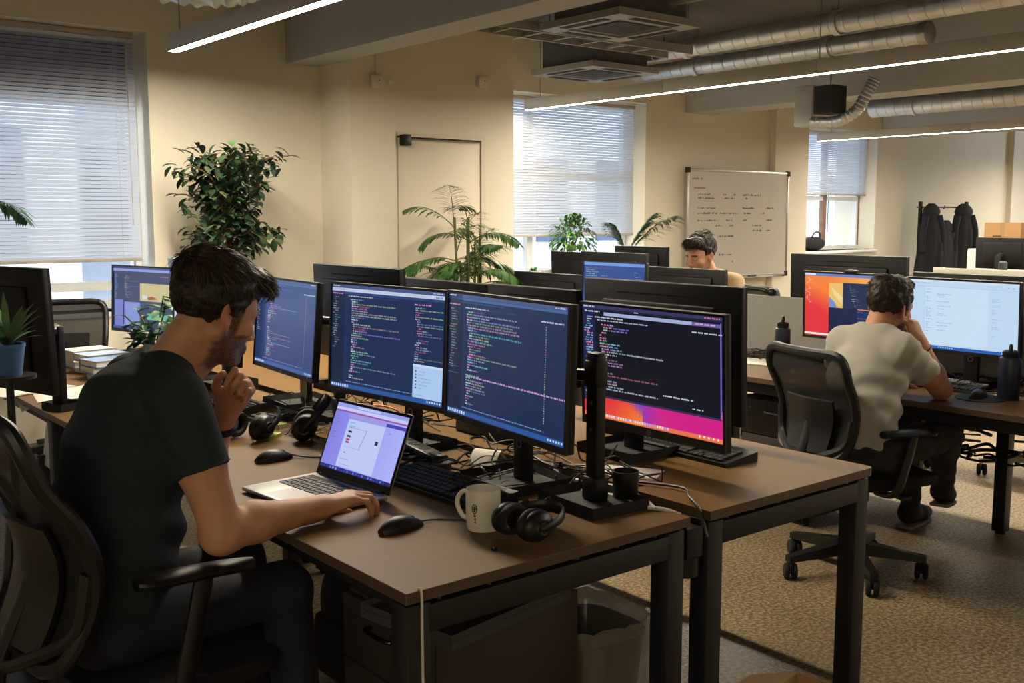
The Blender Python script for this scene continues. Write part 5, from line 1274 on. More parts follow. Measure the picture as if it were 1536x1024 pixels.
# ---------------------------------------------------------------- smooth-union bodies
class Blob:
    def __init__(s): s.p = []
    def cap(s, a, b, ra, rb=None, k=.02, sc=(1, 1, 1), cut=None):
        s.p.append(('c', np.array(a, float), np.array(b, float), ra, ra if rb is None else rb, k, np.array(sc, float), cut)); return s
    def ell(s, c, r, k=.02, rot=None, sub=False):
        s.p.append(('s' if sub else 'e', np.array(c, float), np.array(r, float), np.eye(3) if rot is None else np.array(rot), k)); return s
    def chain(s, pts, rs, k=.015, **kw):
        for i in range(len(pts) - 1): s.cap(pts[i], pts[i + 1], rs[i], rs[i + 1], k, **kw)
        return s
    def field(s, lo, hi, h, clip=None):
        n = np.ceil((hi - lo) / h).astype(int) + 1; F = np.full(n, .04, np.float32)
        ax = [lo[i] + h * np.arange(n[i]) for i in range(3)]
        for q in s.p:
            if q[0] == 'c':
                _, a, b, ra, rb, k, sc, cut = q; rr = max(ra, rb); m = rr * sc + k + .025
                l_, h_ = np.minimum(a, b) - m, np.maximum(a, b) + m
            else:
                _, c, r, rot, k = q; m = np.max(r) + k + .025; l_, h_ = c - m, c + m
            i0 = np.clip(np.floor((l_ - lo) / h).astype(int), 0, n - 1); i1 = np.clip(np.ceil((h_ - lo) / h).astype(int) + 1, 0, n)
            if np.any(i1 <= i0): continue
            sl = tuple(slice(i0[i], i1[i]) for i in range(3))
            X, Y, Z = np.meshgrid(*[ax[i][sl[i]].astype(np.float32) for i in range(3)], indexing='ij')
            if q[0] == 'c':
                px, py, pz = (X - a[0]) / sc[0], (Y - a[1]) / sc[1], (Z - a[2]) / sc[2]; d = (b - a) / sc; L2 = max(1e-12, float(d @ d))
                t = np.clip((px * d[0] + py * d[1] + pz * d[2]) / L2, 0, 1)
                D = np.sqrt((px - t * d[0]) ** 2 + (py - t * d[1]) ** 2 + (pz - t * d[2]) ** 2) - (ra + (rb - ra) * t)
                if cut:
                    u = (b - a) / np.linalg.norm(b - a); D = np.maximum(D, (X - b[0]) * u[0] + (Y - b[1]) * u[1] + (Z - b[2]) * u[2])
            else:
                V = np.stack([X - c[0], Y - c[1], Z - c[2]], -1) @ rot; g = V / r; k0 = np.linalg.norm(g, axis=-1); k1 = np.linalg.norm(g / r, axis=-1) + 1e-9; D = k0 * (k0 - 1) / k1
            B = F[sl]
            if q[0] == 's': hh = np.clip(.5 - .5 * (B + D) / k, 0, 1); F[sl] = B * (1 - hh) - D * hh + k * hh * (1 - hh)
            else: hh = np.clip(.5 + .5 * (B - D) / k, 0, 1); F[sl] = B * (1 - hh) + D * hh - k * hh * (1 - hh)
        if clip is not None:
            X, Y, Z = np.meshgrid(*[a.astype(np.float32) for a in ax], indexing='ij'); F = np.maximum(F, clip(X, Y, Z))
        return F
    def bounds(s):
        lo, hi = np.full(3, 9e9), np.full(3, -9e9)
        for q in s.p:
            if q[0] == 's': continue
            if q[0] == 'c': m = max(q[3], q[4]) * q[6] + .012; pts = (q[1], q[2])
            else: m = np.max(q[2]) + .012; pts = (q[1],)
            for p in pts: lo = np.minimum(lo, p - m); hi = np.maximum(hi, p + m)
        return lo, hi
    def mesh(s, h, clip=None, smooth=2):
        lo, hi = s.bounds(); F = s.field(lo, hi, h, clip); return nets(F, lo, h, smooth)
def nets(F, lo, h, smooth=2):
    n = np.array(F.shape); I = F < 0
    c = [I[dx:n[0] - 1 + dx, dy:n[1] - 1 + dy, dz:n[2] - 1 + dz] for dx in (0, 1) for dy in (0, 1) for dz in (0, 1)]
    al = c[0].copy(); an = c[0].copy()
    for q in c[1:]: al &= q; an |= q
    act = np.argwhere(an & ~al); idx = -np.ones(n - 1, np.int64); idx[tuple(act.T)] = np.arange(len(act))
    cs = np.array([(a, b, d) for a in (0, 1) for b in (0, 1) for d in (0, 1)]); val = np.stack([F[tuple((act + q).T)] for q in cs], 1)
    P = np.zeros((len(act), 3)); W = np.zeros(len(act))
    for i in range(8):
        for j in range(i + 1, 8):
            if np.abs(cs[i] - cs[j]).sum() != 1: continue
            a, b = val[:, i], val[:, j]; m = (a < 0) != (b < 0); t = np.where(m, a / np.where(m, a - b, 1), 0)
            P += np.where(m[:, None], cs[i] + t[:, None] * (cs[j] - cs[i]), 0); W += m
    V = (act + P / W[:, None]) * h + lo
    Q = []
    for ax in range(3):
        o1, o2 = [a for a in range(3) if a != ax]
        s0 = [slice(None)] * 3; s1 = [slice(None)] * 3; s0[ax] = slice(0, -1); s1[ax] = slice(1, None)
        E = np.argwhere(I[tuple(s0)] != I[tuple(s1)])
        E = E[(E[:, o1] > 0) & (E[:, o2] > 0) & (E[:, o1] < n[o1] - 1) & (E[:, o2] < n[o2] - 1)]
        u = np.zeros(3, int); v = np.zeros(3, int); u[o1] = 1; v[o2] = 1
        q = np.stack([idx[tuple((E - u - v).T)], idx[tuple((E - v).T)], idx[tuple(E.T)], idx[tuple((E - u).T)]], 1)
        ins = I[tuple(E.T)]; flip = ins if ax != 1 else ~ins
        q[~flip] = q[~flip][:, ::-1]; Q.append(q)
    Q = np.concatenate(Q); Q = Q[(Q >= 0).all(1)]
    for _ in range(smooth):
        A = np.zeros_like(V); C = np.zeros(len(V))
        for a, b in ((0, 1), (1, 2), (2, 3), (3, 0)):
            np.add.at(A, Q[:, a], V[Q[:, b]]); np.add.at(C, Q[:, a], 1); np.add.at(A, Q[:, b], V[Q[:, a]]); np.add.at(C, Q[:, b], 1)
        V = V * .5 + A / np.maximum(C, 1)[:, None] * .5
    return V, Q
def vnormals(V, Q):
    n = np.cross(V[Q[:, 2]] - V[Q[:, 0]], V[Q[:, 3]] - V[Q[:, 1]]); N = np.zeros_like(V)
    for k in range(4): np.add.at(N, Q[:, k], n)
    return N / (np.linalg.norm(N, axis=1)[:, None] + 1e-12)
def np_obj(name, V, Q, m, parent, col=None):
    me = bpy.data.meshes.new(name); me.vertices.add(len(V)); me.vertices.foreach_set('co', V.astype(np.float32).ravel())
    me.loops.add(len(Q) * 4); me.loops.foreach_set('vertex_index', Q.astype(np.int32).ravel()); me.polygons.add(len(Q)); me.polygons.foreach_set('loop_start', np.arange(0, len(Q) * 4, 4, dtype=np.int32)); me.polygons.foreach_set('loop_total', np.full(len(Q), 4, np.int32))
    me.polygons.foreach_set('use_smooth', np.ones(len(Q), bool)); me.materials.append(m); me.update(calc_edges=True); me.validate()
    if col is not None:
        a = me.color_attributes.new('Col', 'FLOAT_COLOR', 'POINT'); a.data.foreach_set('color', np.concatenate([col, np.ones((len(V), 1))], 1).astype(np.float32).ravel())
    o = bpy.data.objects.new(name, me); COL.objects.link(o); o.parent = parent; return o
def snoise(P, f, seed=0):
    r = np.random.RandomState(seed); o = np.zeros(len(P))
    for i in range(7):
        d = r.normal(size=3); d /= np.linalg.norm(d); o += np.sin(P @ d * f * r.uniform(.6, 1.5) + r.uniform(0, 6.28) + 1.3 * np.sin(P @ r.normal(size=3) * f * .4))
    return o / 3.5
def V3(*a): return np.array(a, float)
def unit(v): v = np.array(v, float); return v / np.linalg.norm(v)
def frame(yaw, pitch, roll=0.):
    """columns: forward, left, up"""
    m = Matrix.Rotation(R(yaw), 3, 'Z') @ Matrix.Rotation(R(pitch), 3, 'Y') @ Matrix.Rotation(R(roll), 3, 'X'); return np.array(m)
def head(b, c, F, s=1.):
    """skull, face, ears, in head axes (x forward, y left, z up from eye level)"""
    w = lambda x, y, z: c + F @ (V3(x, y, z) * s)
    E = lambda x, y, z, r, k=.02, sub=False, tilt=None: b.ell(w(x, y, z), V3(*r) * s, k * s, F if tilt is None else F @ tilt, sub)
    E(-.012, 0, .036, (.096, .075, .082), .02); E(.034, 0, .026, (.056, .064, .064), .03); E(.04, 0, -.035, (.052, .058, .07), .03)
    for y in (-1, 1):
        b.cap(w(-.006, y * .053, -.05), w(.06, y * .024, -.098), .021 * s, .017 * s, .02 * s)
        b.cap(w(.086, y * .012, .016), w(.072, y * .047, .018), .0095 * s, .009 * s, .014 * s)
        E(.064, y * .047, -.026, (.022, .017, .016), .018)
    E(.081, 0, -.101, (.019, .023, .017), .016)
    for y in (-1, 1): E(.096, y * .032, -.004, (.013, .016, .010), .010, True)
    for y in (-1, 1): E(.079, y * .032, -.004, (.0125, .0135, .0115), .004)
    b.cap(w(.092, 0, .006), w(.113, 0, -.036), .0085 * s, .0105 * s, .012 * s)
    for y in (-1, 1): E(.101, y * .0125, -.041, (.011, .008, .0075), .006)
    E(.088, 0, -.07, (.016, .026, .018), .014)
    b.cap(w(.093, -.018, -.0665), w(.101, 0, -.063), .005 * s, .006 * s, .005 * s); b.cap(w(.101, 0, -.063), w(.093, .018, -.0665), .006 * s, .005 * s, .005 * s)
    b.cap(w(.093, -.014, -.0775), w(.0985, 0, -.0785), .005 * s, .0065 * s, .005 * s); b.cap(w(.0985, 0, -.0785), w(.093, .014, -.0775), .0065 * s, .005 * s, .005 * s)
    for y in (-1, 1):
        t = np.array(Matrix.Rotation(R(-24 * y), 3, 'Z') @ Matrix.Rotation(R(-10), 3, 'Y'))
        E(-.010, y * .0765, -.008, (.020, .0075, .032), .006, tilt=t); E(-.005, y * .0840, -.003, (.0125, .0078, .0215), .004, True, tilt=t)
        E(-.004, y * .075, -.033, (.009, .006, .011), .006)
    return w
def hand(b, wr, f, n, left, curl, thumb=(.5, .5), s=1., spread=.06, tk=.0):
    """f: towards the fingers, n: out of the palm; curl = (knuckle, middle, tip) bends in degrees per finger"""
    f = unit(f); n = unit(n - f * (np.array(n) @ f)); sd = np.cross(n, f) if left else np.cross(f, n)
    P = lambda a, o, h=0.: wr + (f * a + sd * o + n * h) * s
    b.cap(wr - f * .03 * s, P(.02, 0), .027 * s, .026 * s, .02, sc=(1, 1, 1))
    kn = [(.092, .027, -.004), (.096, .008, -.007), (.091, -.011, -.005), (.082, -.028, -.001)]; Ls = [(.044, .026, .021), (.049, .030, .022), (.046, .028, .022), (.036, .021, .019)]
    for i, (a, o, h) in enumerate(kn):
        b.cap(P(.015, o * .55, 0), P(a, o, h), .015 * s, .0105 * s, .014 * s)
        q = P(a, o, h); base = unit(f + sd * spread * (1.2 - i * .8)); ang = 0.; r0 = (.0093, .0095, .009, .008)[i] * s
        for j in range(3):
            ang += R(curl[i][j]); d = base * math.cos(ang) + n * math.sin(ang); q2 = q + d * Ls[i][j] * s; r1 = r0 * (.93 if j < 2 else .84)
            b.cap(q, q2, r0, r1, .0028 * s if j else .006 * s); b.ell(q2, V3(1, 1, 1) * r1 * 1.05, .002) if j < 2 else None
            q, r0 = q2, r1
    b.ell(P(.05, 0, .003), V3(.042, .034, .016) * s, .012 * s, np.stack([f, sd, n], 1))
    b.ell(P(.035, .022, .012), V3(.03, .016, .015) * s, .012 * s, np.stack([f, sd, n], 1))
    d0 = unit(f * .62 + sd * (.72 - tk) + n * (.35 + tk)); q = P(.022, .02, .006); q1 = q + d0 * .044 * s
    d1 = unit(f * .9 + sd * (.35 - thumb[0]) + n * (.3 + thumb[0] * .8)); q2 = q1 + d1 * .034 * s; d2 = unit(f * .9 + sd * (.2 - thumb[1]) + n * (.2 + thumb[1])); q3 = q2 + d2 * .027 * s
    b.cap(q, q1, .015 * s, .0118 * s, .01 * s); b.cap(q1, q2, .0112 * s, .0104 * s, .004 * s); b.cap(q2, q3, .0104 * s, .0088 * s, .003 * s)
def sstep(a, b, x): t = np.clip((x - a) / (b - a), 0, 1); return t * t * (3 - 2 * t)
def skin_colour(V, c, F, s, tone, beard, hairc, hands=()):
    L = (V - c) @ F / s; x, y, z = L.T; base = np.tile(np.array(lin(tone)), (len(V), 1)); nz = snoise(V, 120, 3); base *= (1 + .05 * nz)[:, None]
    ish = ((np.abs(x) < .16) & (np.abs(y) < .12) & (z > -.16) & (z < .2))
    for q in hands:
        if q[0] == 'c':
            d = q[2] - q[1]; t = np.clip((V - q[1]) @ d / (d @ d), 0, 1); ish &= np.linalg.norm(V - q[1] - t[:, None] * d, axis=1) > max(q[3], q[4]) + .004
    def mixin(mask, col, amt=1.): nonlocal base; k = (np.clip(mask, 0, 1) * amt * ish)[:, None]; base = base * (1 - k) + np.array(lin(col)) * k
    ear = sstep(.068, .076, np.abs(y)) * sstep(-.05, -.04, z) * sstep(.04, .03, z) * sstep(.03, .015, x); mixin(ear, (196, 112, 92), .5)
    mixin(sstep(.092, .1, x) * sstep(.02, .012, np.abs(y)) * sstep(-.087, -.082, z) * sstep(-.058, -.063, z), (150, 88, 78), .8)
    mixin(sstep(.095, .105, x) * sstep(-.06, -.05, z) * sstep(-.02, -.03, z), (206, 130, 108), .35)
    edge = .006 * snoise(V, 260, 5)
    if beard:
        m = sstep(-.034, -.052, z + edge + .30 * np.clip(.03 - x, 0, .05) * -1.0 * 0 + .25 * np.clip(x - .055, 0, .06)) * sstep(-.022, .004, x + edge) * sstep(-.15, -.125, z + edge)
        st = sstep(.004, .014, x + edge) * sstep(.042, .03, x) * sstep(.03, .02, z) * sstep(.045, .055, np.abs(y)); mu = sstep(.08, .086, x) * sstep(-.047, -.052, z) * sstep(.034, .026, np.abs(y))
        lips = sstep(.094, .1, x) * sstep(.017, .012, np.abs(y)) * sstep(-.085, -.081, z) * sstep(-.058, -.062, z)
        mixin(np.maximum(np.maximum(m, st), mu) * (1 - lips) * (.9 + .12 * np.random.RandomState(9).normal(size=len(V))), hairc, beard)
    bz = .017 + .10 * np.clip(np.abs(y) - .03, -.02, .02) * -.35
    mixin(sstep(.0075, .004, np.abs(z - bz - .002)) * sstep(.011, .015, np.abs(y)) * sstep(.054, .048, np.abs(y)) * sstep(.05, .062, x), hairc, .9)
    ey = np.hypot((np.abs(y) - .032) / .0125, (z + .0045) / .0052); mixin(sstep(1., .85, ey) * sstep(.078, .083, x), (196, 190, 182)); mixin(sstep(.52, .42, ey) * sstep(.082, .086, x), (50, 34, 26)); mixin(sstep(1.35, 1., ey) * sstep(.9, 1., ey) * sstep(.07, .08, x), (70, 46, 38), .8)
    return base
def hair(c, F, s, parent, line, cap, extra, cols, seed, n, L, quiff=.0, crown=(-.05, .015, .12)):
    """hair mass over the skull, cut along a hairline, with combed locks over it; head axes"""
    b = Blob(); b.ell(V3(*cap[0]), V3(*cap[1]), .02)
    for q, r in extra: b.ell(V3(*q), V3(*r), .022)
    xs, zs = [p[0] for p in line], [p[1] for p in line]
    V, Q = b.mesh(.0045, lambda X, Y, Z: (np.interp(X, xs, zs) - Z) * .75 + .012 * np.clip(1 - np.abs(Y) / .05, 0, 1) * (X > .04))
    N = vnormals(V, Q); V = V + N * (.0035 * snoise(V, 130, seed) + .0015 * snoise(V, 420, seed + 1))[:, None]
    r = np.random.RandomState(seed); ok = np.where(V[:, 2] > np.interp(V[:, 0], xs, zs) + .004)[0]; pick = r.choice(ok, n)
    W = c + (V @ F.T) * s; VV = [W]; QQ = [Q]; CC = [np.array(lin(cols[0])) * (1 + .25 * snoise(V, 200, seed)[:, None] * np.ones(3))]; off = len(W); cr0 = V3(*crown)
    for i in pick:
        p = V[i].copy(); nn = N[i]; top = max(0, min(1, (p[2] - .045) / .06))
        d = (p - cr0); d[2] -= .03 * (1 - top); d = d + V3(.10 * top, 0, -.12 * (1 - top)); d = d + r.normal(size=3) * .022
        d -= nn * (d @ nn); d = d / (np.linalg.norm(d) + 1e-9); ln = L * (.35 + .75 * top) * r.uniform(.6, 1.15); lift = (.08 + .26 * top * r.uniform(.2, 1.)) * (1 + quiff * (p[0] > .05))
        sdv = np.cross(nn, d); pts = []; w0 = .0024 * r.uniform(.6, 1.2); q = p - nn * .002; dd = unit(d + nn * lift)
        for k in range(5):
            u = k / 4; ww = w0 * (1 - u ** 2 * .9); pts += [q - sdv * ww, q + nn * ww * .9, q + sdv * ww, q - nn * ww * .5]; dd = unit(dd - nn * .22 * lift * 2 + r.normal(size=3) * .05 - V3(0, 0, .04)); q = q + dd * ln / 4
        pts = np.array(pts); VV.append(c + (pts @ F.T) * s); t = r.uniform(0, 1) ** 1.6; CC.append(np.tile(np.array(lin(mixc(cols[0], cols[1], t))), (20, 1)))
        fq = [[off + k * 4 + a, off + k * 4 + (a + 1) % 4, off + (k + 1) * 4 + (a + 1) % 4, off + (k + 1) * 4 + a] for k in range(4) for a in range(4)]; QQ.append(np.array(fq)); off += 20
    return np_obj('hair', np.concatenate(VV), np.concatenate(QQ), M['hair'], parent, np.concatenate(CC))
def cloth(name, b, h, m, parent, folds, clip=None):
    V, Q = b.mesh(h, clip, 2); N = vnormals(V, Q); V = V + N * folds(V)[:, None]
    A = V.copy(); C = np.ones(len(V))
    return np_obj(name, V, Q, m, parent)
def ring(name, c, ax, r, t, m, parent, sq=1., flat=1.):
    ax = Vector(ax).normalized(); u = ax.orthogonal().normalized(); v = ax.cross(u)
    return G().tube([Vector(c) + u * (math.cos(k * math.pi / 16) * r * sq) + v * (math.sin(k * math.pi / 16) * r) for k in range(32)], t, 8, closed=True, flat=flat).build(name, m, parent, 60)
M['skin'] = mat_attr('skin', .5, .35, bump=.08, bscale=700, sss=.08)
M['hair'] = mat_attr('hair', .5, .35)
HAIRC = (34, 25, 21)

# ---------------------------------------------------------------- the man in dark green
PX = V3(0, 0, 0)
man = thing('person', 'man in a dark green t-shirt, hand on his chin, other hand at the laptop', 'person', (.66, 2.4, 0)); O1 = V3(.66, 2.4, 0)
hc, HF = V3(.998, 2.352, 1.262), frame(6, 19, 3)
b = Blob(); shR, shL = V3(.845, 2.205, 1.085), V3(.875, 2.595, 1.08)
elR, wrR = V3(.902, 2.125, .792), V3(1.180, 2.205, .779); elL, wrL = V3(1.05, 2.60, .80), V3(1.055, 2.437, 1.0)
b.cap((.66, 2.4, .60), (.79, 2.4, .95), .085, .10, .05, sc=(1, 1.4, 1)); b.cap((.79, 2.4, .95), (.865, 2.4, 1.075), .10, .075, .05, sc=(1, 1.4, 1))
nb = V3(.893, 2.392, 1.125)
b.cap(nb, hc + HF @ V3(-.035, 0, -.055), .060, .054, .03); b.cap(nb + V3(.03, 0, -.01), hc + HF @ V3(.02, 0, -.075), .045, .042, .03)
b.cap(nb + V3(-.01, .02, -.02), shL + V3(0, -.03, -.01), .034, .038, .03); b.cap(nb + V3(-.01, -.02, -.02), shR + V3(0, .03, -.01), .034, .038, .03)
b.cap(shR, shR * .5 + elR * .5, .055, .052, .03); b.cap(shR * .5 + elR * .5, elR, .052, .044, .02); b.ell(elR + V3(-.012, 0, -.008), V3(.036, .036, .036), .02)
fm = elR * .68 + wrR * .32; b.cap(elR, fm + V3(0, 0, .006), .044, .046, .02); b.cap(fm + V3(0, 0, .006), wrR, .046, .0285, .02)
b.cap(shL, elL, .05, .042, .03); fl = elL * .65 + wrL * .35; b.cap(elL, fl, .040, .041, .02); b.cap(fl, wrL, .041, .027, .02)
head(b, hc, HF); nh = len(b.p)
hand(b, wrR, (1, -.06, .13), (0, -.06, -1), False, [(22, 38, 24), (20, 42, 24), (20, 46, 26), (20, 46, 28)], (.2, .3), 1.02, .05)
hand(b, wrL, (.36, -.32, .80), (-.63, -.77, 0), True, [(58, 82, 30), (72, 92, 36), (78, 94, 40), (82, 94, 44)], (.3, .5), .98, .03)
V, Q = b.mesh(.0033, None, 2)
np_obj('body', V - O1, Q, M['skin'], man, skin_colour(V, hc, HF, 1., (196, 144, 112), .86, HAIRC, b.p[nh:]))
hl = [(-.13, -.085), (-.075, -.072), (-.045, -.055), (-.03, -.022), (.012, -.0), (.03, -.012), (.038, .03), (.06, .045), (.085, .062), (.14, .066)]
hair(hc - O1, HF, 1., man, hl, ((-.014, 0, .042), (.108, .0845, .094)), [((.06, 0, .094), (.058, .06, .034)), ((-.02, .0, .115), (.07, .055, .032)), ((-.075, .02, .085), (.04, .05, .045)), ((.082, -.01, .088), (.03, .045, .024))], (HAIRC, (84, 62, 46)), 4, 2600, .046, .1)
b = Blob(); Yc = 2.4
b.cap((.73, Yc, .64), (.75, Yc, .76), .142, .138, .04, sc=(1, 1.34, 1)); b.cap((.75, Yc, .76), (.79, Yc, .94), .138, .124, .05, sc=(1, 1.42, 1)); b.cap((.79, Yc, .94), (.856, Yc, 1.055), .122, .082, .05, sc=(1, 1.42, 1))
b.cap(nb - V3(.01, 0, .03), nb + V3(.012, -.002, .022), .070, .067, .03, cut=True); b.ell(nb - V3(.035, 0, .03), (.055, .085, .045), .04)
for sh, s_ in ((shL, 1), (shR, -1)):
    b.cap(V3(.872, Yc + s_ * .055, 1.128), sh + V3(0, -s_ * .02, .004), .048, .055, .04)
    el = elL if s_ > 0 else elR; e = sh + (el - sh) * .50
    b.cap(sh, e + (el - sh) * .03, .064, .0605, .035, cut=True)
b.ell((.79, Yc, 1.05), (.085, .15, .09), .05)
def folds1(V):
    x, y, z = V.T; f = .0058 * np.sin(z * 62 + 9 * x + 2.2 * np.sin(y * 14) + 1.5 * np.sin(x * 17)) * sstep(.98, .84, z) * (.6 + .5 * np.sin(y * 9))
    f += .004 * np.sin((x * .8 + z * .5 - y * .5) * 75 + 2 * np.sin(z * 20)) * sstep(.10, .03, np.hypot(np.hypot(x - .80, z - .99), y - 2.22) - .05)
    f += .003 * np.sin((x + y * .6) * 60 + z * 20) * sstep(.95, 1.05, z) * .5 + .002 * snoise(V, 45, 2)
    return f
M['shirt1'] = mat('tshirt_dark_green', (33, 44, 46), .9, bump=.25, bscale=1400)
sh_ = cloth('tshirt', b, .006, M['shirt1'], man, folds1, lambda X, Y, Z: np.minimum(.6 - Z + .0 * X, .02)); sh_.data.transform(TR(*-O1))
ring('collar', nb - O1 + V3(.008, -.002, .013), (.42, -.04, .9), .0660, .0078, M['shirt1'], man, 1.02)
for nm, sh, el in (('left', shL, elL), ('right', shR, elR)):
    e = sh + (el - sh) * .515; ring('sleeve_hem', e - O1, el - sh, .0605, .0035, M['shirt1'], man)
b = Blob(); b.ell((.71, Yc, .575), (.15, .18, .10), .04); b.cap((.72, Yc, .58), (.73, Yc, .67), .125, .125, .03, sc=(1, 1.42, 1))
for y, ky, fy in ((2.305, 2.275, 2.27), (2.495, 2.535, 2.56)):
    b.cap((.70, y, .567), (1.12, ky, .572), .086, .064, .03); b.cap((1.12, ky, .568), (1.16, fy, .12), .064, .052, .03)
M['jeans1'] = mat('jeans_dark', (30, 34, 44), .85, noise=.12, nscale=300, bump=.25, bscale=900)
def foldsj(V): x, y, z = V.T; return .0035 * np.sin(x * 50 + z * 70 + 2 * np.sin(y * 30)) * sstep(.9, .7, x) + .002 * snoise(V, 60, 8)
jn = cloth('jeans', b, .0075, M['jeans1'], man, foldsj); jn.data.transform(TR(*-O1))
def shoe(parent, ank, ang, pitch, col, L=.27):
    b = Blob(); m = np.array(Matrix.Rotation(R(ang), 3, 'Z') @ Matrix.Rotation(R(pitch), 3, 'Y')); w = lambda x, y, z: ank + m @ V3(x, y, z)
    b.cap(w(-.03, 0, -.03), w(.10, 0, -.045), .046, .04, .03, sc=(1, 1, .9)); b.cap(w(.10, 0, -.048), w(.17, .0, -.055), .042, .032, .02); b.cap(w(0, 0, .03), w(-.005, 0, -.02), .045, .048, .03)
    V, Q = b.mesh(.008); n = m @ V3(0, 0, 1); d = (V - w(0, 0, -.082)) @ n; V = V - np.minimum(d, 0)[:, None] * n
    o = np_obj('shoe', V, Q, M['shoe'], parent)
    g = G().slab([(-.075, -.032), (-.06, -.042), (.06, -.045), (.15, -.04), (.2, -.015), (.2, .015), (.15, .04), (.06, .045), (-.06, .042), (-.075, .032)], -.092, -.078)
    g.v = [tuple(w(*v)) for v in g.v]; g.build('sole', mat('shoe_sole', col, .7), o)
    g = G()
    for k in range(5): g.tube([tuple(w(.035 + k * .02, -.022, .008 - k * .011)), tuple(w(.045 + k * .02, 0, .016 - k * .0115)), tuple(w(.035 + k * .02, .022, .008 - k * .011))], .003, 5)
    g.build('laces', M['cable'], o)
M['shoe'] = mat('shoe_fabric', (26, 26, 28), .75)
shoe(man, V3(1.16, 2.27, .094) - O1, 0, 0, (40, 40, 42)); shoe(man, V3(1.16, 2.56, .094) - O1, 4, 0, (40, 40, 42))
wb = wrL * .74 + fl * .26
ax = Vector(wrL - fl).normalized(); rows = []
for k, (r_, o_) in enumerate(((.032, -.012), (.039, -.012), (.041, 0), (.039, .012), (.032, .012))):
    u = ax.orthogonal().normalized(); v = ax.cross(u); rows.append([Vector(wb - O1) + ax * o_ + u * (math.cos(a) * r_) + v * (math.sin(a) * r_) for a in [2 * math.pi * i / 28 for i in range(28)]])
tag(G().grid(rows + [rows[0]], wrap=True).build('wristband', M['blackm'], man), 'black wristband')

# ---------------------------------------------------------------- the man in grey
man2 = thing('person', 'man in a grey t-shirt seen from behind, leaning on his right elbow', 'person', (3.66, 2.29, 0)); O2 = V3(3.66, 2.29, 0)
hc, HF = V3(3.846, 2.293, 1.118), frame(-4, 10, 5)
b = Blob(); shR, shL = V3(3.755, 2.17, .962), V3(3.755, 2.45, .967)
elR, wrR = V3(4.005, 2.14, .783), V3(3.905, 2.185, .975); elL, wrL = V3(3.93, 2.575, .79), V3(4.12, 2.44, .78)
b.cap((3.67, 2.30, .58), (3.72, 2.305, .85), .07, .08, .05, sc=(1, 1.2, 1)); b.cap((3.72, 2.305, .85), (3.755, 2.305, .93), .08, .06, .05, sc=(1, 1.2, 1))
nb = V3(3.775, 2.305, 1.0)
b.cap(nb, hc + HF @ V3(-.035, 0, -.055), .059, .053, .03); b.cap(nb + V3(.03, 0, -.01), hc + HF @ V3(.02, 0, -.075), .045, .042, .03)
b.cap(shR, shR * .5 + elR * .5, .046, .046, .03); b.cap(shR * .5 + elR * .5, elR, .046, .041, .02)
fm = elR * .66 + wrR * .34; b.cap(elR, fm, .041, .042, .02); b.cap(fm, wrR, .042, .028, .02)
b.cap(shL, elL, .05, .042, .03); b.cap(elL, wrL, .041, .028, .02)
head(b, hc, HF, .98); nh = len(b.p)
hand(b, wrR, (-.30, .28, .90), (.10, .95, -.3), False, [(30, 70, 40), (50, 85, 45), (60, 88, 45), (70, 90, 50)], (.3, .5), .98, .03)
hand(b, wrL, (1, -.3, .05), (0, 0, -1), True, [(15, 30, 20)] * 4, (.2, .2), 1., .08)
V, Q = b.mesh(.0042, None, 2)
np_obj('body', V - O2, Q, M['skin'], man2, skin_colour(V, hc, HF, .98, (196, 142, 112), .8, HAIRC, b.p[nh:]))
hair(hc - O2, HF, .98, man2, hl, ((-.014, 0, .04), (.106, .0835, .092)), [((.03, 0, .105), (.07, .055, .03)), ((-.07, .01, .085), (.04, .05, .04))], ((40, 31, 26), (92, 72, 56)), 14, 2400, .028)
b = Blob(); Yc = 2.305
b.cap((3.655, Yc, .60), (3.665, Yc, .70), .112, .115, .04, sc=(1, 1.4, 1)); b.cap((3.665, Yc, .70), (3.725, Yc, .85), .112, .112, .06, sc=(1, 1.22, 1)); b.cap((3.725, Yc, .85), (3.755, Yc, .945), .112, .082, .07, sc=(1, 1.25, 1)); b.cap(nb - V3(.01, 0, .03), nb + V3(.012, -.002, .02), .068, .064, .03, cut=True)
for sh, el, s_ in ((shL, elL, 1), (shR, elR, -1)):
    b.cap(V3(3.765, Yc + s_ * .055, 1.0), sh + V3(0, -s_ * .02, .002), .045, .05, .06); e = sh + (el - sh) * .56; b.cap(sh, e, .058, .064, .045, cut=True)
def folds2(V):
    x, y, z = V.T; f = .0075 * np.sin((z * .9 + x * .5 + (y - 2.1) * .7) * 62 + 2 * np.sin(y * 16)) * sstep(.95, .8, z) * (.5 + .6 * sstep(2.35, 2.1, y))
    return f + .004 * np.sin((x * .8 - z * .6) * 80 + 3 * np.sin(y * 25)) * sstep(2.2, 2.1, y) + .002 * snoise(V, 45, 4)
M['shirt2'] = mat('tshirt_grey', (180, 175, 164), .9, bump=.25, bscale=1200)
sh_ = cloth('tshirt', b, .0065, M['shirt2'], man2, folds2, lambda X, Y, Z: np.minimum(.545 - Z, .02)); sh_.data.transform(TR(*-O2))
ring('collar', nb - O2 + V3(.008, -.002, .012), (.40, -.04, .9), .0640, .0075, M['shirt2'], man2, 1.02)
for sh, el in ((shL, elL), (shR, elR)): ring('sleeve_hem', sh + (el - sh) * .54 - O2, el - sh, .0610, .0035, M['shirt2'], man2)
b = Blob(); b.ell((3.665, Yc, .555), (.135, .175, .095), .04)
b.cap((3.70, 2.195, .555), (4.16, 2.19, .575), .088, .066, .03); b.cap((4.16, 2.19, .57), (4.46, 2.35, .28), .064, .05, .03)
b.cap((3.70, 2.385, .555), (4.25, 2.45, .56), .088, .066, .03); b.cap((4.25, 2.45, .555), (4.55, 2.56, .14), .064, .05, .03)
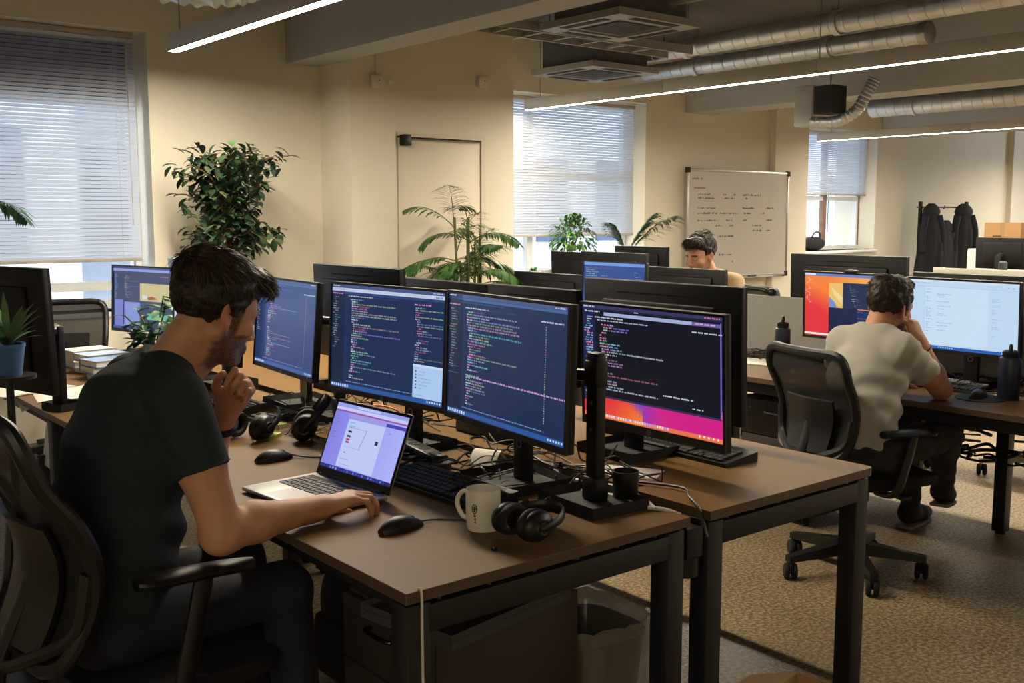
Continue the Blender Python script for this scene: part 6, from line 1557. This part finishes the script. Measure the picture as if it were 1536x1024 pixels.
M['jeans2'] = mat('trousers_charcoal', (38, 38, 40), .85, bump=.25, bscale=900)
jn = cloth('trousers', b, .0085, M['jeans2'], man2, lambda V: .004 * np.sin(V[:, 0] * 45 + V[:, 2] * 60 + 2 * np.sin(V[:, 1] * 30)) + .002 * snoise(V, 60, 8)); jn.data.transform(TR(*-O2))
shoe(man2, V3(4.48, 2.36, .255) - O2, 18, 8, (120, 116, 110)); shoe(man2, V3(4.56, 2.56, .094) - O2, 5, 0, (120, 116, 110))
fr = wrR * .82 + fm * .18; tag(ring('bracelet', fr - O2, wrR - fm, .0325, .0045, mat('bracelet', (26, 28, 44), .6), man2), 'dark bracelet')

# ---------------------------------------------------------------- the man by the whiteboard
p = Px(1051, 385, 5.43)
man3 = thing('person', 'dark-haired man half hidden behind black monitor backs, in front of the whiteboard', 'person', (5.62, p.y, 0)); O3 = V3(5.62, p.y, 0)
hc, HF = V3(5.43, p.y, 1.225), frame(177, 14, 0); y3 = p.y
b = Blob(); nb = V3(5.53, y3, 1.09); shR, shL = V3(5.56, y3 + .19, 1.04), V3(5.56, y3 - .19, 1.04)
b.cap((5.66, y3, .56), (5.60, y3, .93), .085, .10, .05, sc=(1, 1.4, 1)); b.cap((5.60, y3, .93), (5.56, y3, 1.04), .10, .075, .05, sc=(1, 1.4, 1)); b.cap(nb, hc + HF @ V3(-.03, 0, -.055), .058, .053, .03)
elL, elR = V3(5.46, y3 - .24, .78), V3(5.46, y3 + .24, .78); wl, wr_ = V3(5.22, y3 - .12, .785), V3(5.22, y3 + .12, .785)
for a, e, w_, lf, yy in ((shL, elL, wl, True, .25), (shR, elR, wr_, False, -.25)):
    b.cap(a, e, .05, .042, .03); b.cap(e, w_, .041, .028, .02); hand(b, w_, (-1, yy * .3, 0), (0, 0, -1), lf, [(15, 30, 20)] * 4, (.2, .2), 1., .08)
head(b, hc, HF, 1.06); V, Q = b.mesh(.006, None, 1)
np_obj('body', V - O3, Q, M['skin'], man3, skin_colour(V, hc, HF, 1.06, (196, 146, 118), .35, (30, 22, 18)))
hl3 = [(-.13, -.08), (-.075, -.07), (-.045, -.05), (-.02, .0), (.012, .01), (.03, -.005), (.038, .04), (.06, .056), (.085, .066), (.14, .07)]
hair(hc - O3, HF, 1.06, man3, hl3, ((-.014, 0, .042), (.108, .085, .095)), [((.055, .02, .10), (.06, .06, .036)), ((-.03, .0, .115), (.07, .055, .032)), ((.09, .02, .098), (.035, .05, .026))], ((30, 23, 19), (70, 52, 40)), 24, 1300, .05, .4)
b = Blob(); b.cap((5.66, y3, .60), (5.60, y3, .93), .115, .122, .05, sc=(1, 1.42, 1)); b.cap((5.60, y3, .93), (5.56, y3, 1.03), .12, .085, .05, sc=(1, 1.45, 1))
for sh, el, s_ in ((shR, elR, 1), (shL, elL, -1)): b.cap(V3(5.55, y3 + s_ * .055, 1.085), sh, .047, .055, .04); b.cap(sh, sh + (el - sh) * .95, .064, .055, .035, cut=True)
M['shirt3'] = mat('shirt_tan', (176, 150, 116), .9, bump=.2, bscale=900)
sh_ = cloth('shirt', b, .009, M['shirt3'], man3, lambda V: .003 * snoise(V, 50, 3)); sh_.data.transform(TR(*-O3))
b = Blob(); b.ell((5.66, y3, .56), (.13, .175, .095), .04)
for s_ in (-1, 1): b.cap((5.62, y3 + s_ * .095, .555), (5.2, y3 + s_ * .11, .56), .086, .064, .03); b.cap((5.2, y3 + s_ * .11, .555), (5.18, y3 + s_ * .12, .1), .062, .05, .03)
jn = cloth('trousers', b, .011, M['jeans2'], man3, lambda V: .002 * snoise(V, 50, 3)); jn.data.transform(TR(*-O3))
for s_ in (-1, 1): shoe(man3, V3(5.18, y3 + s_ * .12, .094) - O3, 180, 0, (40, 40, 42))
chair('black office chair of the man by the whiteboard', 5.70, y3, R(180), .45, .98, .66)
